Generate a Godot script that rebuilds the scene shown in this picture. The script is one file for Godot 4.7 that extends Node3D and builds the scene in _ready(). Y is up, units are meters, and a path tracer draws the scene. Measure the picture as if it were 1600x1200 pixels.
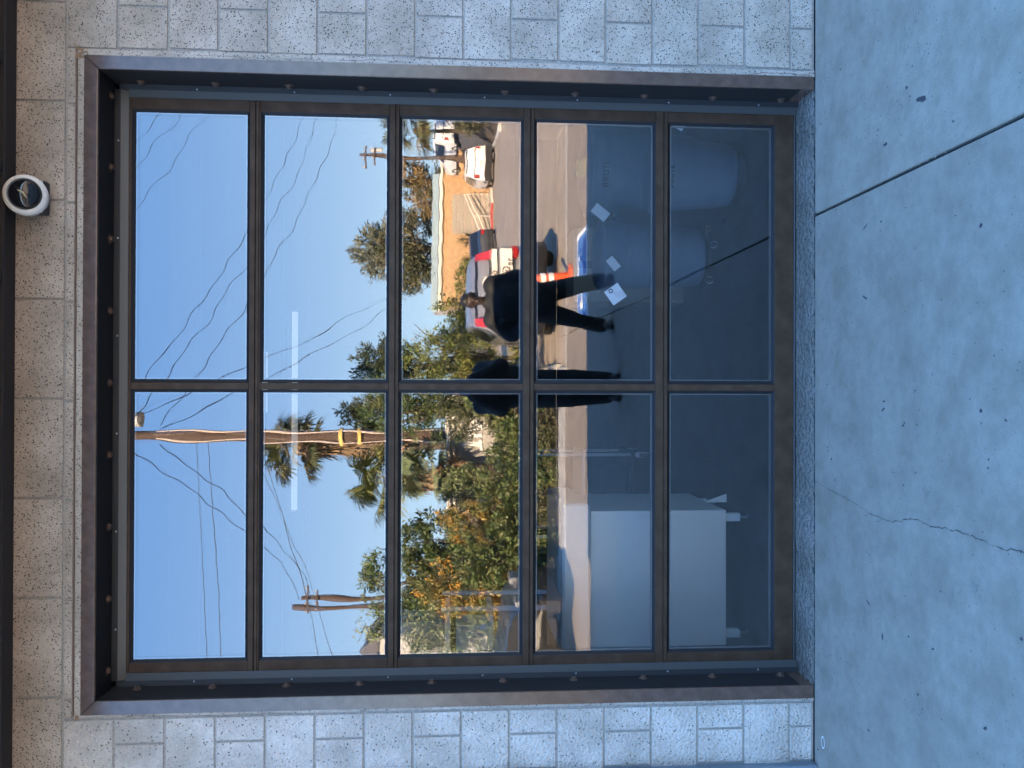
extends Node3D
# A glazed sectional door in a ground-face block wall, seen by a camera turned on its side.
# World: y up, wall face z = 0, street towards +z, x to the right when facing the door.

var taken := {}
var rng := RandomNumberGenerator.new()
var mats := {}

# ---------------------------------------------------------------- mesh building
class MB:
	var v := PackedVector3Array()
	var n := PackedVector3Array()
	var c := PackedColorArray()
	var t := PackedInt32Array()
	var col := Color(1, 1, 1)
	var use_col := false

	func vert(p: Vector3, nn: Vector3) -> int:
		v.append(p)
		n.append(nn)
		c.append(col)
		return v.size() - 1

	# corners run counter-clockwise seen from outside
	func tri(a: Vector3, b: Vector3, d: Vector3) -> void:
		var nn := (b - a).cross(d - a).normalized()
		var i := vert(a, nn)
		vert(b, nn)
		vert(d, nn)
		t.append_array([i, i + 2, i + 1])

	func quad(a: Vector3, b: Vector3, d: Vector3, e: Vector3) -> void:
		var nn := (d - a).cross(e - b).normalized()
		var i := vert(a, nn)
		vert(b, nn)
		vert(d, nn)
		vert(e, nn)
		t.append_array([i, i + 2, i + 1, i, i + 3, i + 2])

	# box with chamfered edges, placed by xf
	func box(p: Vector3, s: Vector3, ch: float = 0.0, xf: Transform3D = Transform3D.IDENTITY) -> void:
		var h := s * 0.5
		ch = minf(ch, minf(h.x, minf(h.y, h.z)) * 0.9)
		var w := func(x: float, y: float, z: float) -> Vector3: return xf * (p + Vector3(x, y, z))
		for ax in 3:
			for sg in [-1.0, 1.0]:
				var u := (ax + 1) % 3
				var q := (ax + 2) % 3
				var pts := []
				for k in [[-1, -1], [1, -1], [1, 1], [-1, 1]]:
					var r := Vector3.ZERO
					r[ax] = sg * h[ax]
					r[u] = k[0] * (h[u] - ch)
					r[q] = k[1] * (h[q] - ch)
					pts.append(w.call(r.x, r.y, r.z))
				if sg > 0:
					quad(pts[0], pts[1], pts[2], pts[3])
				else:
					quad(pts[3], pts[2], pts[1], pts[0])
		if ch <= 0.0:
			return
		for ax in 3:
			var u := (ax + 1) % 3
			var q := (ax + 2) % 3
			for k in [[-1.0, -1.0], [1.0, -1.0], [1.0, 1.0], [-1.0, 1.0]]:
				var e := []
				for m in [[-1.0, 0], [1.0, 0], [1.0, 1], [-1.0, 1]]:
					var r := Vector3.ZERO
					r[ax] = m[0] * (h[ax] - ch)
					r[u] = k[0] * (h[u] - (ch if m[1] == 1 else 0.0))
					r[q] = k[1] * (h[q] - (0.0 if m[1] == 1 else ch))
					e.append(w.call(r.x, r.y, r.z))
				var mid := Vector3.ZERO
				mid[u] = k[0]
				mid[q] = k[1]
				var out: Vector3 = xf.basis * mid
				if (e[2] - e[0]).cross(e[3] - e[1]).dot(out) > 0:
					quad(e[0], e[1], e[2], e[3])
				else:
					quad(e[3], e[2], e[1], e[0])
		for sx in [-1.0, 1.0]:
			for sy in [-1.0, 1.0]:
				for sz in [-1.0, 1.0]:
					var a: Vector3 = w.call(sx * h.x, sy * (h.y - ch), sz * (h.z - ch))
					var b: Vector3 = w.call(sx * (h.x - ch), sy * h.y, sz * (h.z - ch))
					var d: Vector3 = w.call(sx * (h.x - ch), sy * (h.y - ch), sz * h.z)
					if (b - a).cross(d - a).dot(xf.basis * Vector3(sx, sy, sz)) > 0:
						tri(a, b, d)
					else:
						tri(a, d, b)

	# smooth sheet over rows of points; rows[i][j]
	func sheet(rows: Array, closed: bool, flip: bool = false) -> void:
		var nr := rows.size()
		var nc: int = rows[0].size()
		var base := v.size()
		for i in nr:
			for j in nc:
				var jm := (j - 1 + nc) % nc if closed else maxi(j - 1, 0)
				var jp := (j + 1) % nc if closed else mini(j + 1, nc - 1)
				var im := maxi(i - 1, 0)
				var ip := mini(i + 1, nr - 1)
				var du: Vector3 = rows[i][jp] - rows[i][jm]
				var dv: Vector3 = rows[ip][j] - rows[im][j]
				if du.length() < 1e-7:
					var ii := im if im != i else ip
					du = rows[ii][jp] - rows[ii][jm]
				var nn := du.cross(dv).normalized()
				vert(rows[i][j], -nn if flip else nn)
		var last := nc if closed else nc - 1
		for i in nr - 1:
			for j in last:
				var a := base + i * nc + j
				var b := base + i * nc + (j + 1) % nc
				var d := base + (i + 1) * nc + (j + 1) % nc
				var e := base + (i + 1) * nc + j
				if flip:
					t.append_array([a, b, d, a, d, e])
				else:
					t.append_array([a, d, b, a, e, d])

	func ring(p: Vector3, ax: Vector3, r: float, k: int) -> Array:
		var up := Vector3.UP if absf(ax.y) < 0.9 else Vector3.RIGHT
		var x := up.cross(ax).normalized()
		var y := ax.cross(x).normalized()
		var out := []
		for i in k:
			var a := TAU * i / k
			out.append(p + (x * cos(a) + y * sin(a)) * r)
		return out

	func disc(p: Vector3, ax: Vector3, r: float, k: int) -> void:
		var o := ring(p, ax, r, k)
		for i in range(1, k - 1):
			tri(o[0], o[i], o[i + 1])

	func cyl(a: Vector3, b: Vector3, r0: float, r1: float, k: int = 12, caps: bool = true) -> void:
		var ax := (b - a).normalized()
		sheet([ring(a, ax, r0, k), ring(b, ax, r1, k)], true)
		if caps:
			disc(b, ax, r1, k)
			disc(a, -ax, r0, k)

	# tube along points with radii
	func tube(p: Array, r: Array, k: int = 8, caps: bool = true) -> void:
		var rows := []
		var x := Vector3.ZERO
		for i in p.size():
			var ax: Vector3 = (p[mini(i + 1, p.size() - 1)] - p[maxi(i - 1, 0)]).normalized()
			if x == Vector3.ZERO:
				x = (Vector3.UP if absf(ax.y) < 0.9 else Vector3.RIGHT).cross(ax).normalized()
			else:
				x = (x - ax * x.dot(ax)).normalized()
			var y := ax.cross(x)
			var row := []
			for j in k:
				var a := TAU * j / k
				row.append(p[i] + (x * cos(a) + y * sin(a)) * float(r[i]))
			rows.append(row)
		sheet(rows, true)
		if caps:
			var e: Array = rows[rows.size() - 1]
			for i in range(1, k - 1):
				tri(e[0], e[i], e[i + 1])
				tri(rows[0][0], rows[0][i + 1], rows[0][i])

	# profile of [radius, height] turned round an axis
	func lathe(o: Vector3, ax: Vector3, prof: Array, k: int = 24) -> void:
		var rows := []
		for q in prof:
			rows.append(ring(o + ax * float(q[1]), ax, maxf(q[0], 0.00001), k))
		# split at sharp bends by doubling rows
		for i in rows.size() - 1:
			sheet([rows[i], rows[i + 1]], true)

	func lathe_smooth(o: Vector3, ax: Vector3, prof: Array, k: int = 24) -> void:
		var rows := []
		for q in prof:
			rows.append(ring(o + ax * float(q[1]), ax, maxf(q[0], 0.00001), k))
		sheet(rows, true)

	# flat polygon (in order, counter-clockwise seen from +dir) pushed out to a prism
	func prism(pts: Array, d: Vector3) -> void:
		var m := pts.size()
		var flat := PackedVector2Array()
		var nn := Vector3.ZERO
		for i in m:
			nn += (pts[i] as Vector3).cross(pts[(i + 1) % m])
		nn = nn.normalized()
		var x := (Vector3.UP if absf(nn.y) < 0.9 else Vector3.RIGHT).cross(nn).normalized()
		var y := nn.cross(x)
		for p in pts:
			flat.append(Vector2(p.dot(x), p.dot(y)))
		var id := Geometry2D.triangulate_polygon(flat)
		var front := nn.dot(d) > 0
		for i in range(0, id.size(), 3):
			var a: Vector3 = pts[id[i]]
			var b: Vector3 = pts[id[i + 1]]
			var e: Vector3 = pts[id[i + 2]]
			if (b - a).cross(e - a).dot(d) < 0:
				var s := b
				b = e
				e = s
			tri(a + d, b + d, e + d)
			tri(a, e, b)
		for i in m:
			var a: Vector3 = pts[i]
			var b: Vector3 = pts[(i + 1) % m]
			if front:
				quad(a, b, b + d, a + d)
			else:
				quad(b, a, a + d, b + d)

	func ball(o: Vector3, r: Vector3, k: int = 12, m: int = 8) -> void:
		var rows := []
		for i in m + 1:
			var a := -PI / 2 + PI * i / m
			var row := []
			for j in k:
				var b := TAU * j / k
				row.append(o + Vector3(r.x * cos(a) * sin(b), r.y * sin(a), r.z * cos(a) * cos(b)))
			rows.append(row)
		sheet(rows, true)

	func mesh() -> ArrayMesh:
		var a := []
		a.resize(Mesh.ARRAY_MAX)
		a[Mesh.ARRAY_VERTEX] = v
		a[Mesh.ARRAY_NORMAL] = n
		if use_col:
			a[Mesh.ARRAY_COLOR] = c
		a[Mesh.ARRAY_INDEX] = t
		var m := ArrayMesh.new()
		m.add_surface_from_arrays(Mesh.PRIMITIVE_TRIANGLES, a)
		return m


# ---------------------------------------------------------------- scene helpers
func numbered(called: String) -> String:
	if not taken.has(called):
		taken[called] = 0
		return called
	taken[called] += 1
	return "%s_%03d" % [called, taken[called]]

func tag(o: Node, label: String, category: String, group: String = "") -> Node:
	o.set_meta("label", label)
	o.set_meta("category", category)
	if group != "":
		o.set_meta("group", group)
	return o

func thing(called: String, label: String, category: String, at: Vector3 = Vector3.ZERO, group: String = "") -> Node3D:
	var o := Node3D.new()
	o.name = numbered(called)
	add_child(o)
	o.position = at
	tag(o, label, category, group)
	return o

func structure(called: String) -> Node3D:
	var o := Node3D.new()
	o.name = numbered(called)
	add_child(o)
	o.set_meta("kind", "structure")
	return o

func part(called: String, mb: MB, m: Material, parent: Node, at: Vector3 = Vector3.ZERO) -> MeshInstance3D:
	return inst(called, mb.mesh(), m, parent, at)

func inst(called: String, mesh: Mesh, m: Material, parent: Node, at: Vector3 = Vector3.ZERO) -> MeshInstance3D:
	var o := MeshInstance3D.new()
	o.mesh = mesh
	o.material_override = m
	o.position = at
	o.name = numbered(called) if parent == self else called
	parent.add_child(o, true)
	return o

func lin(r: float, g: float, b: float, a: float = 1.0) -> Color:
	var q := Color(r, g, b).linear_to_srgb()
	q.a = a
	return q

func paint(r: float, g: float, b: float, rough: float = 0.6, metal: float = 0.0) -> StandardMaterial3D:
	var m := StandardMaterial3D.new()
	m.albedo_color = lin(r, g, b)
	m.roughness = rough
	m.metallic = metal
	return m

func noise(kind: int, freq: float, oct: int, sd: int) -> FastNoiseLite:
	var f := FastNoiseLite.new()
	f.noise_type = kind
	f.frequency = freq
	f.fractal_octaves = oct
	f.seed = sd
	return f

func noise_tex(f: FastNoiseLite, size: int, lo: Color, hi: Color, mid: Color = Color(-1, 0, 0)) -> NoiseTexture2D:
	var t := NoiseTexture2D.new()
	t.noise = f
	t.width = size
	t.height = size
	t.seamless = true
	t.generate_mipmaps = false
	var g := Gradient.new()
	g.set_color(0, lo)
	g.set_color(1, hi)
	if mid.r >= 0:
		g.add_point(0.5, mid)
	t.color_ramp = g
	return t

func triplanar(m: StandardMaterial3D, metres: float, offset: Vector3 = Vector3.ZERO) -> StandardMaterial3D:
	m.uv1_triplanar = true
	m.uv1_world_triplanar = true
	m.uv1_scale = Vector3.ONE / metres
	m.uv1_offset = offset
	m.uv1_triplanar_sharpness = 8.0
	return m

# ---------------------------------------------------------------- the scene
func _ready() -> void:
	rng.seed = 7
	view_and_light()
	make_materials()
	ground()
	wall()
	steel_frame()
	glazed_door()
	canopy()
	security_camera()
	room()
	street()
	planting()
	utilities()
	vehicles()
	people()
	clutter()

func view_and_light() -> void:
	var cam := Camera3D.new()
	cam.name = "camera"
	add_child(cam)
	# the telephone stands upright: the picture's left is the world's up
	var base := Basis(Vector3(0, -1, 0), Vector3(1, 0, 0), Vector3(0, 0, 1))
	var b := Basis(Vector3.UP, -0.0058) * Basis(Vector3.RIGHT, -0.0701) * base * Basis(Vector3(0, 0, 1), 0.0034)
	cam.transform = Transform3D(b, Vector3(-0.0129, 1.5666, 3.5093))
	cam.fov = 49.75
	cam.near = 0.05
	cam.far = 2000.0
	cam.current = true

	var sky := ProceduralSkyMaterial.new()
	sky.sky_top_color = lin(0.070, 0.188, 0.435)
	sky.sky_horizon_color = lin(0.38, 0.53, 0.64)
	sky.sky_curve = 0.14
	sky.ground_bottom_color = lin(0.06, 0.06, 0.06)
	sky.ground_horizon_color = lin(0.10, 0.10, 0.10)
	sky.sun_angle_max = 12.0
	sky.sun_curve = 0.05
	var env := Environment.new()
	env.background_mode = Environment.BG_SKY
	env.sky = Sky.new()
	env.sky.sky_material = sky
	env.tonemap_mode = Environment.TONE_MAPPER_LINEAR
	env.tonemap_exposure = 12.5
	env.sdfgi_enabled = true
	env.ssao_enabled = true
	env.ssil_enabled = true
	var we := WorldEnvironment.new()
	we.name = "environment"
	we.environment = env
	add_child(we)

	var sun := DirectionalLight3D.new()
	sun.name = "sun"
	sun.light_color = lin(1.0, 0.76, 0.50)
	sun.light_energy = 1.6
	sun.light_angular_distance = 0.5
	sun.shadow_enabled = true
	add_child(sun)
	# it stands behind the building, to the left
	sun.look_at_from_position(Vector3.ZERO, Vector3(0.42, -0.74, 1.0), Vector3.UP)

func speck_image(size: int, base: Color, specks: Array, sd: int) -> ImageTexture:
	var r := RandomNumberGenerator.new()
	r.seed = sd
	var data := PackedByteArray()
	data.resize(size * size * 3)
	var f := noise(FastNoiseLite.TYPE_SIMPLEX_SMOOTH, 0.02, 3, sd)
	for y in size:
		for x in size:
			var k := 1.0 + 0.05 * f.get_noise_2d(x, y) + r.randf_range(-0.05, 0.05)
			var i := (y * size + x) * 3
			data[i] = int(clampf(base.r * k, 0, 1) * 255)
			data[i + 1] = int(clampf(base.g * k, 0, 1) * 255)
			data[i + 2] = int(clampf(base.b * k, 0, 1) * 255)
	for s in specks:                     # [count, smallest radius, largest, colour a, colour b]
		for q in int(s[0]):
			var cx := r.randf() * size
			var cy := r.randf() * size
			var rx := r.randf_range(s[1], s[2])
			var ry := rx * r.randf_range(0.6, 1.4)
			var an := r.randf() * PI
			var ca := cos(an)
			var sa := sin(an)
			var co: Color = s[3].lerp(s[4], r.randf())
			var m := int(ceil(maxf(rx, ry))) + 1
			for dy in range(-m, m + 1):
				for dx in range(-m, m + 1):
					var u := (dx * ca + dy * sa) / rx
					var w := (-dx * sa + dy * ca) / ry
					var e := clampf((1.15 - sqrt(u * u + w * w)) * rx, 0, 1)
					if e <= 0:
						continue
					var i := (posmod(int(cy) + dy, size) * size + posmod(int(cx) + dx, size)) * 3
					data[i] = int(lerpf(data[i], co.r * 255, e))
					data[i + 1] = int(lerpf(data[i + 1], co.g * 255, e))
					data[i + 2] = int(lerpf(data[i + 2], co.b * 255, e))
	return ImageTexture.create_from_image(Image.create_from_data(size, size, false, Image.FORMAT_RGB8, data))

func make_materials() -> void:
	# ground-face block: pale cement with dark and white aggregate
	var dark := Color(0.09, 0.09, 0.10)
	var mid := Color(0.31, 0.295, 0.285)
	var block_tex := speck_image(1024, Color(0.80, 0.79, 0.78), [[5600, 1.2, 2.8, dark, mid], [13000, 0.7, 1.5, mid, Color(0.55, 0.53, 0.52)], [1500, 0.8, 2.2, Color(0.9, 0.9, 0.9), Color(0.97, 0.96, 0.95)]], 3)
	var split_tex := speck_image(512, Color(0.74, 0.735, 0.73), [[1500, 0.7, 1.7, dark, mid], [1500, 0.6, 1.2, Color(0.5, 0.48, 0.47), Color(0.62, 0.6, 0.59)], [900, 0.6, 1.6, Color(0.84, 0.84, 0.84), Color(0.9, 0.9, 0.89)]], 4)
	var rough_tex := noise_tex(noise(FastNoiseLite.TYPE_SIMPLEX, 0.045, 4, 5), 512, Color(0, 0, 0), Color(1, 1, 1))
	var split_rough := noise_tex(noise(FastNoiseLite.TYPE_SIMPLEX, 0.09, 5, 6), 512, Color(0, 0, 0), Color(1, 1, 1))
	var big := noise_tex(noise(FastNoiseLite.TYPE_SIMPLEX_SMOOTH, 0.012, 4, 9), 512, Color(0.80, 0.79, 0.77), Color(1, 1, 1))
	var tints := [Vector3(0.565, 0.495, 0.425), Vector3(0.60, 0.525, 0.45), Vector3(0.55, 0.48, 0.41), Vector3(0.585, 0.50, 0.42)]
	for i in 4:
		var m := paint(tints[i].x, tints[i].y, tints[i].z, 0.85)
		m.albedo_texture = block_tex
		triplanar(m, 0.95, Vector3(0.31 * i, 0.17 * i, 0.45 * i))
		m.detail_enabled = true
		m.detail_blend_mode = BaseMaterial3D.BLEND_MODE_MUL
		m.detail_uv_layer = BaseMaterial3D.DETAIL_UV_2
		m.detail_albedo = big
		m.uv2_triplanar = true
		m.uv2_world_triplanar = true
		m.uv2_scale = Vector3.ONE / 1.9
		m.heightmap_enabled = true
		m.heightmap_texture = rough_tex
		m.heightmap_scale = 0.12
		mats["block%d" % i] = m
	for i in 2:                          # the rougher, split looking blocks on the left
		var m := mats["block%d" % i].duplicate() as StandardMaterial3D
		m.heightmap_scale = 0.55
		m.heightmap_texture = split_rough
		m.albedo_texture = split_tex
		m.albedo_color = lin(0.82, 0.74, 0.665)
		mats["split%d" % i] = m
	var mortar := paint(0.27, 0.245, 0.215, 0.9)
	mortar.albedo_texture = noise_tex(noise(FastNoiseLite.TYPE_SIMPLEX, 0.06, 4, 2), 256, Color(0.8, 0.8, 0.8), Color(1, 1, 1))
	triplanar(mortar, 0.3)
	mats.mortar = mortar
	# the plastered margin round the frame, with rust bleeding from its upper corners
	var margin := mats.block1.duplicate() as StandardMaterial3D
	margin.albedo_color = lin(0.59, 0.52, 0.45)
	mats.margin = margin
	mats.rust_stain = paint(0.17, 0.10, 0.055, 0.9)
	mats.crack = paint(0.045, 0.038, 0.035, 0.95)
	# paving concrete
	var fine := speck_image(1024, Color(0.66, 0.66, 0.655), [[4500, 0.6, 1.5, Color(0.50, 0.49, 0.48), Color(0.60, 0.59, 0.58)], [1600, 0.6, 1.4, Color(0.8, 0.8, 0.8), Color(0.75, 0.75, 0.74)], [160, 0.8, 2.0, Color(0.16, 0.16, 0.16), Color(0.3, 0.29, 0.28)]], 11)
	var blot := noise_tex(noise(FastNoiseLite.TYPE_SIMPLEX_SMOOTH, 0.011, 5, 21), 1024, Color(0.86, 0.85, 0.83), Color(1.0, 1.0, 1.0), Color(0.95, 0.945, 0.94))
	var slab := paint(0.60, 0.51, 0.415, 0.8)
	slab.albedo_texture = fine
	triplanar(slab, 1.35)
	slab.detail_enabled = true
	slab.detail_blend_mode = BaseMaterial3D.BLEND_MODE_MUL
	slab.detail_uv_layer = BaseMaterial3D.DETAIL_UV_2
	slab.detail_albedo = blot
	slab.uv2_triplanar = true
	slab.uv2_world_triplanar = true
	slab.uv2_scale = Vector3.ONE / 3.1
	slab.heightmap_enabled = true
	slab.heightmap_texture = rough_tex
	slab.heightmap_scale = 0.1
	mats.slab = slab
	var slab2 := slab.duplicate() as StandardMaterial3D
	slab2.uv1_offset = Vector3(0.37, 0.2, 0.61)
	slab2.uv2_offset = Vector3(0.45, 0.1, 0.22)
	slab2.albedo_color = lin(0.67, 0.57, 0.46)
	mats.slab2 = slab2
	var sill := mats.block2.duplicate() as StandardMaterial3D
	sill.albedo_color = lin(0.28, 0.25, 0.225)
	sill.heightmap_scale = 0.9
	mats.sill = sill
	mats.gum = paint(0.035, 0.035, 0.04, 0.8)
	mats.stain = paint(0.15, 0.135, 0.11, 0.9)
	mats.chalk = paint(0.75, 0.75, 0.75, 0.9)
	# steel and aluminium
	var grime := noise_tex(noise(FastNoiseLite.TYPE_SIMPLEX, 0.02, 5, 33), 512, Color(0.80, 0.79, 0.78), Color(1, 1, 1))
	var brown := paint(0.088, 0.056, 0.042, 0.20)
	brown.albedo_texture = grime
	triplanar(brown, 0.7)
	brown.roughness_texture = noise_tex(noise(FastNoiseLite.TYPE_SIMPLEX, 0.015, 4, 35), 512, Color(0.75, 0.75, 0.75), Color(1, 1, 1))
	mats.brown_steel = brown
	var bronze := paint(0.058, 0.037, 0.025, 0.42, 0.0)
	bronze.albedo_texture = grime
	triplanar(bronze, 1.1)
	bronze.metallic_specular = 0.16
	mats.bronze = bronze
	mats.gasket = paint(0.012, 0.012, 0.014, 0.5)
	mats.vinyl = paint(0.040, 0.041, 0.041, 0.45)
	mats.stop = paint(0.024, 0.025, 0.027, 0.5)
	for k in ["gasket", "vinyl", "stop"]:
		mats[k].metallic_specular = 0.25
	mats.rusty_bolt = paint(0.095, 0.058, 0.042, 0.5, 0.2)
	mats.zinc = paint(0.35, 0.36, 0.38, 0.35, 0.9)
	mats.alu = paint(0.12, 0.125, 0.13, 0.45, 0.7)
	mats.black_steel = paint(0.012, 0.012, 0.014, 0.6)
	# coated glass: a thin metal film mirrors part of the light, the rest passes
	var white := Image.create(4, 4, false, Image.FORMAT_RGBA8)
	white.fill(Color(1, 1, 1, 1))
	var wt := ImageTexture.create_from_image(white)
	for q in [["glass_out", 0.29, 0.375], ["glass_in", 0.28, 0.10]]:
		var gm := StandardMaterial3D.new()
		gm.transparency = BaseMaterial3D.TRANSPARENCY_ALPHA
		gm.albedo_texture = wt
		gm.albedo_color = lin(q[2], q[2], q[2] * 1.02, q[1])
		gm.metallic = 1.0
		gm.roughness = 0.0
		mats[q[0]] = gm
	mats.white_plastic = paint(0.72, 0.71, 0.68, 0.4)
	mats.black_gloss = paint(0.01, 0.01, 0.012, 0.08)
	mats.paper = paint(0.78, 0.79, 0.82, 0.8)

# ---------------------------------------------------------------- paving before the door
func ground() -> void:
	var pv := structure("pavement")
	# two slabs parted by a sawn joint that runs on under the door
	for s in [[-7.0, 0.741, mats.slab], [0.753, 7.0, mats.slab2]]:
		var mb := MB.new()
		mb.box(Vector3((s[0] + s[1]) / 2, -0.06, 3.80), Vector3(s[1] - s[0], 0.12, 7.588), 0.004)
		part("slab", mb, s[2], pv)
	var bed := MB.new()
	bed.box(Vector3(0.747, -0.07, 3.8), Vector3(0.016, 0.10, 7.58))
	part("joint_filler", bed, mats.gum, pv)
	# crack wandering out from the wall
	var cr := [[-0.41, 0.008], [-0.437, 0.201], [-0.457, 0.375], [-0.476, 0.466], [-0.486, 0.636], [-0.468, 0.72], [-0.45, 0.793], [-0.46, 0.888], [-0.452, 0.98], [-0.454, 1.069], [-0.456, 1.122], [-0.467, 1.225], [-0.457, 1.332], [-0.47, 1.6], [-0.455, 1.9]]
	var ck := MB.new()
	var prev: Array = []
	for i in cr.size() - 1:
		for k in 8:
			var q := k / 8.0
			var x := lerpf(cr[i][0], cr[i + 1][0], q) + rng.randf_range(-0.004, 0.004)
			var z := lerpf(cr[i][1], cr[i + 1][1], q)
			var w := rng.randf_range(0.0002, 0.0016) * (1.3 if i > 3 else 0.7)
			var now := [Vector3(x - w, 0.0008, z), Vector3(x + w, 0.0008, z)]
			if prev.size():
				ck.quad(prev[0], now[0], now[1], prev[1])
			prev = now
	part("crack", ck, mats.crack, pv)
	# gum, seeds, splashes and a chalk ring
	var spots := [[0.966, 0.832, 0.010, 0.030], [0.883, 0.6, 0.006, 0.018], [1.037, 0.74, 0.006, 0.008], [0.609, 0.45, 0.003, 0.02], [0.339, 0.45, 0.004, 0.024], [-0.085, 0.583, 0.004, 0.016], [-0.055, 0.59, 0.004, 0.010], [-0.074, 1.147, 0.007, 0.007], [0.479, 1.147, 0.008, 0.009], [-0.916, 0.579, 0.013, 0.006], [-0.30, 0.17, 0.006, 0.006], [-1.508, 0.5, 0.003, 0.015], [-0.818, 0.476, 0.003, 0.018], [-1.04, 0.813, 0.005, 0.008], [-1.3, 1.1, 0.007, 0.011], [-1.009, 1.167, 0.005, 0.012], [-0.86, 0.90, 0.004, 0.009], [-0.70, 1.322, 0.006, 0.006]]
	for s in spots:
		part("gum_spot", blotch(s[0], s[1], s[2], s[3], 0.0012, 9), mats.gum, pv)
	for q in 90:
		var r := rng.randf_range(0.0012, 0.0042)
		part("gum_spot", blotch(rng.randf_range(-1.7, 1.7), rng.randf_range(0.03, 1.6), r, r * rng.randf_range(0.8, 2.4), 0.0012, 6), mats.gum, pv)
	var yl := paint(0.22, 0.19, 0.14, 0.9)
	# stains: grainy patches of many small flecks
	for s in [[-0.359, 0.858, 0.010, 0.012, 30, 0], [-1.1, 0.80, 0.010, 0.03, 40, 0], [-0.60, 1.12, 0.02, 0.02, 40, 0], [-1.2, 0.09, 0.010, 0.02, 30, 0], [-0.66, 1.02, 0.02, 0.02, 40, 0], [-0.875, 0.80, 0.014, 0.035, 70, 1], [-0.90, 0.90, 0.012, 0.05, 80, 1], [-0.95, 0.99, 0.010, 0.035, 50, 1], [1.12, 0.42, 0.05, 0.04, 90, 1], [1.30, 0.12, 0.05, 0.05, 120, 0], [0.95, 0.5, 0.08, 0.10, 160, 0], [1.15, 0.85, 0.10, 0.10, 160, 0], [0.8, 0.95, 0.03, 0.12, 90, 1], [1.2, 1.2, 0.10, 0.10, 120, 0]]:
		var sm := MB.new()
		for q in int(s[4]):
			var r := rng.randf_range(0.0008, 0.0030)
			var one := blotch(s[0] + rng.randfn() * s[2], s[1] + rng.randfn() * s[3], r, r * rng.randf_range(0.7, 2.0), 0.0007 + 0.000002 * q, 6)
			var base := sm.v.size()
			sm.v.append_array(one.v)
			sm.n.append_array(one.n)
			sm.c.append_array(one.c)
			for i in one.t:
				sm.t.append(base + i)
		var st := part("stain", sm, mats.stain if s[5] == 0 else yl, pv)
		st.set_meta("kind", "stuff")
	var ch := MB.new()
	for i in 14:
		var a := TAU * i / 14.0
		var b := TAU * (i + 1) / 14.0
		var p0 := Vector3(-1.508 + 0.022 * cos(a), 0.001, 0.091 + 0.014 * sin(a))
		var p1 := Vector3(-1.508 + 0.022 * cos(b), 0.001, 0.091 + 0.014 * sin(b))
		ch.quad(p0 * Vector3(1, 1, 1), p1, p1 + (p1 - Vector3(-1.508, 0.001, 0.091)) * 0.16, p0 + (p0 - Vector3(-1.508, 0.001, 0.091)) * 0.16)
	part("chalk_mark", ch, mats.chalk, pv)
	# the rougher threshold strip under the door
	var sl := MB.new()
	var rows := []
	for i in 9:
		var row := []
		for j in 140:
			var x := lerpf(-1.352, 1.352, j / 139.0)
			var z := lerpf(-0.30, -0.004, i / 8.0)
			var edge := -0.006 if i == 8 else 0.0
			row.append(Vector3(x, 0.003 + edge + rng.randf_range(-0.0015, 0.0015), z + (rng.randf_range(-0.004, 0.004) if i >= 7 else 0.0)))
		rows.append(row)
	sl.sheet(rows, false, true)
	part("threshold", sl, mats.sill, pv)
	var gr := MB.new()
	gr.box(Vector3(0, -0.03, 0.0), Vector3(14, 0.05, 0.012))
	part("joint_filler", gr, mats.gum, pv)

func blotch(x: float, z: float, rx: float, rz: float, y: float, k: int) -> MB:
	var mb := MB.new()
	var p := []
	var turn := rng.randf_range(-0.5, 0.5)
	for i in k:
		var a := TAU * i / k
		var r := rng.randf_range(0.65, 1.15)
		p.append(Vector3(x, y, z) + Vector3(cos(a) * rx * r, 0, -sin(a) * rz * r).rotated(Vector3.UP, turn))
	for i in range(1, k - 1):
		mb.tri(p[0], p[i], p[i + 1])
	return mb

# ---------------------------------------------------------------- block wall
const HALF := 1.352        # half the width of the steel frame
const TOP := 3.0834        # top of the steel frame
const EDGE := 1.385        # where the blocks begin beside the frame

func block_mesh(w: float, h: float) -> ArrayMesh:
	var mb := MB.new()
	var c := 0.0022
	var zf := 0.0
	var zb := -0.012
	var p := [Vector3(-w / 2, -h / 2, 0), Vector3(w / 2, -h / 2, 0), Vector3(w / 2, h / 2, 0), Vector3(-w / 2, h / 2, 0)]
	var q := []
	var b := []
	for e in p:
		q.append(Vector3(e.x - signf(e.x) * c, e.y - signf(e.y) * c, zf))
		b.append(Vector3(e.x, e.y, zb))
	mb.quad(q[0], q[1], q[2], q[3])
	for i in 4:
		var j := (i + 1) % 4
		var a0 := Vector3(p[i].x, p[i].y, zf - c)
		var a1 := Vector3(p[j].x, p[j].y, zf - c)
		mb.quad(a0, a1, q[j], q[i])
		mb.quad(b[i], b[j], a1, a0)
	return mb.mesh()

var block_shapes := {}

func lay_block(parent: Node, x0: float, x1: float, y0: float, y1: float, split: bool) -> void:
	var g := 0.0046
	var w := x1 - x0 - 2 * g
	var h := y1 - y0 - 2 * g
	if w < 0.02 or h < 0.015:
		return
	var key := Vector2i(roundi(w * 1000), roundi(h * 1000))
	if not block_shapes.has(key):
		block_shapes[key] = block_mesh(w, h)
	var m: Material = mats["split%d" % rng.randi_range(0, 1)] if split else mats["block%d" % rng.randi_range(0, 3)]
	var o := inst("block", block_shapes[key], m, parent, Vector3((x0 + x1) / 2, (y0 + y1) / 2, rng.randf_range(-0.0008, 0.0006)))
	o.rotation.y = rng.randf_range(-0.003, 0.003)

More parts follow.
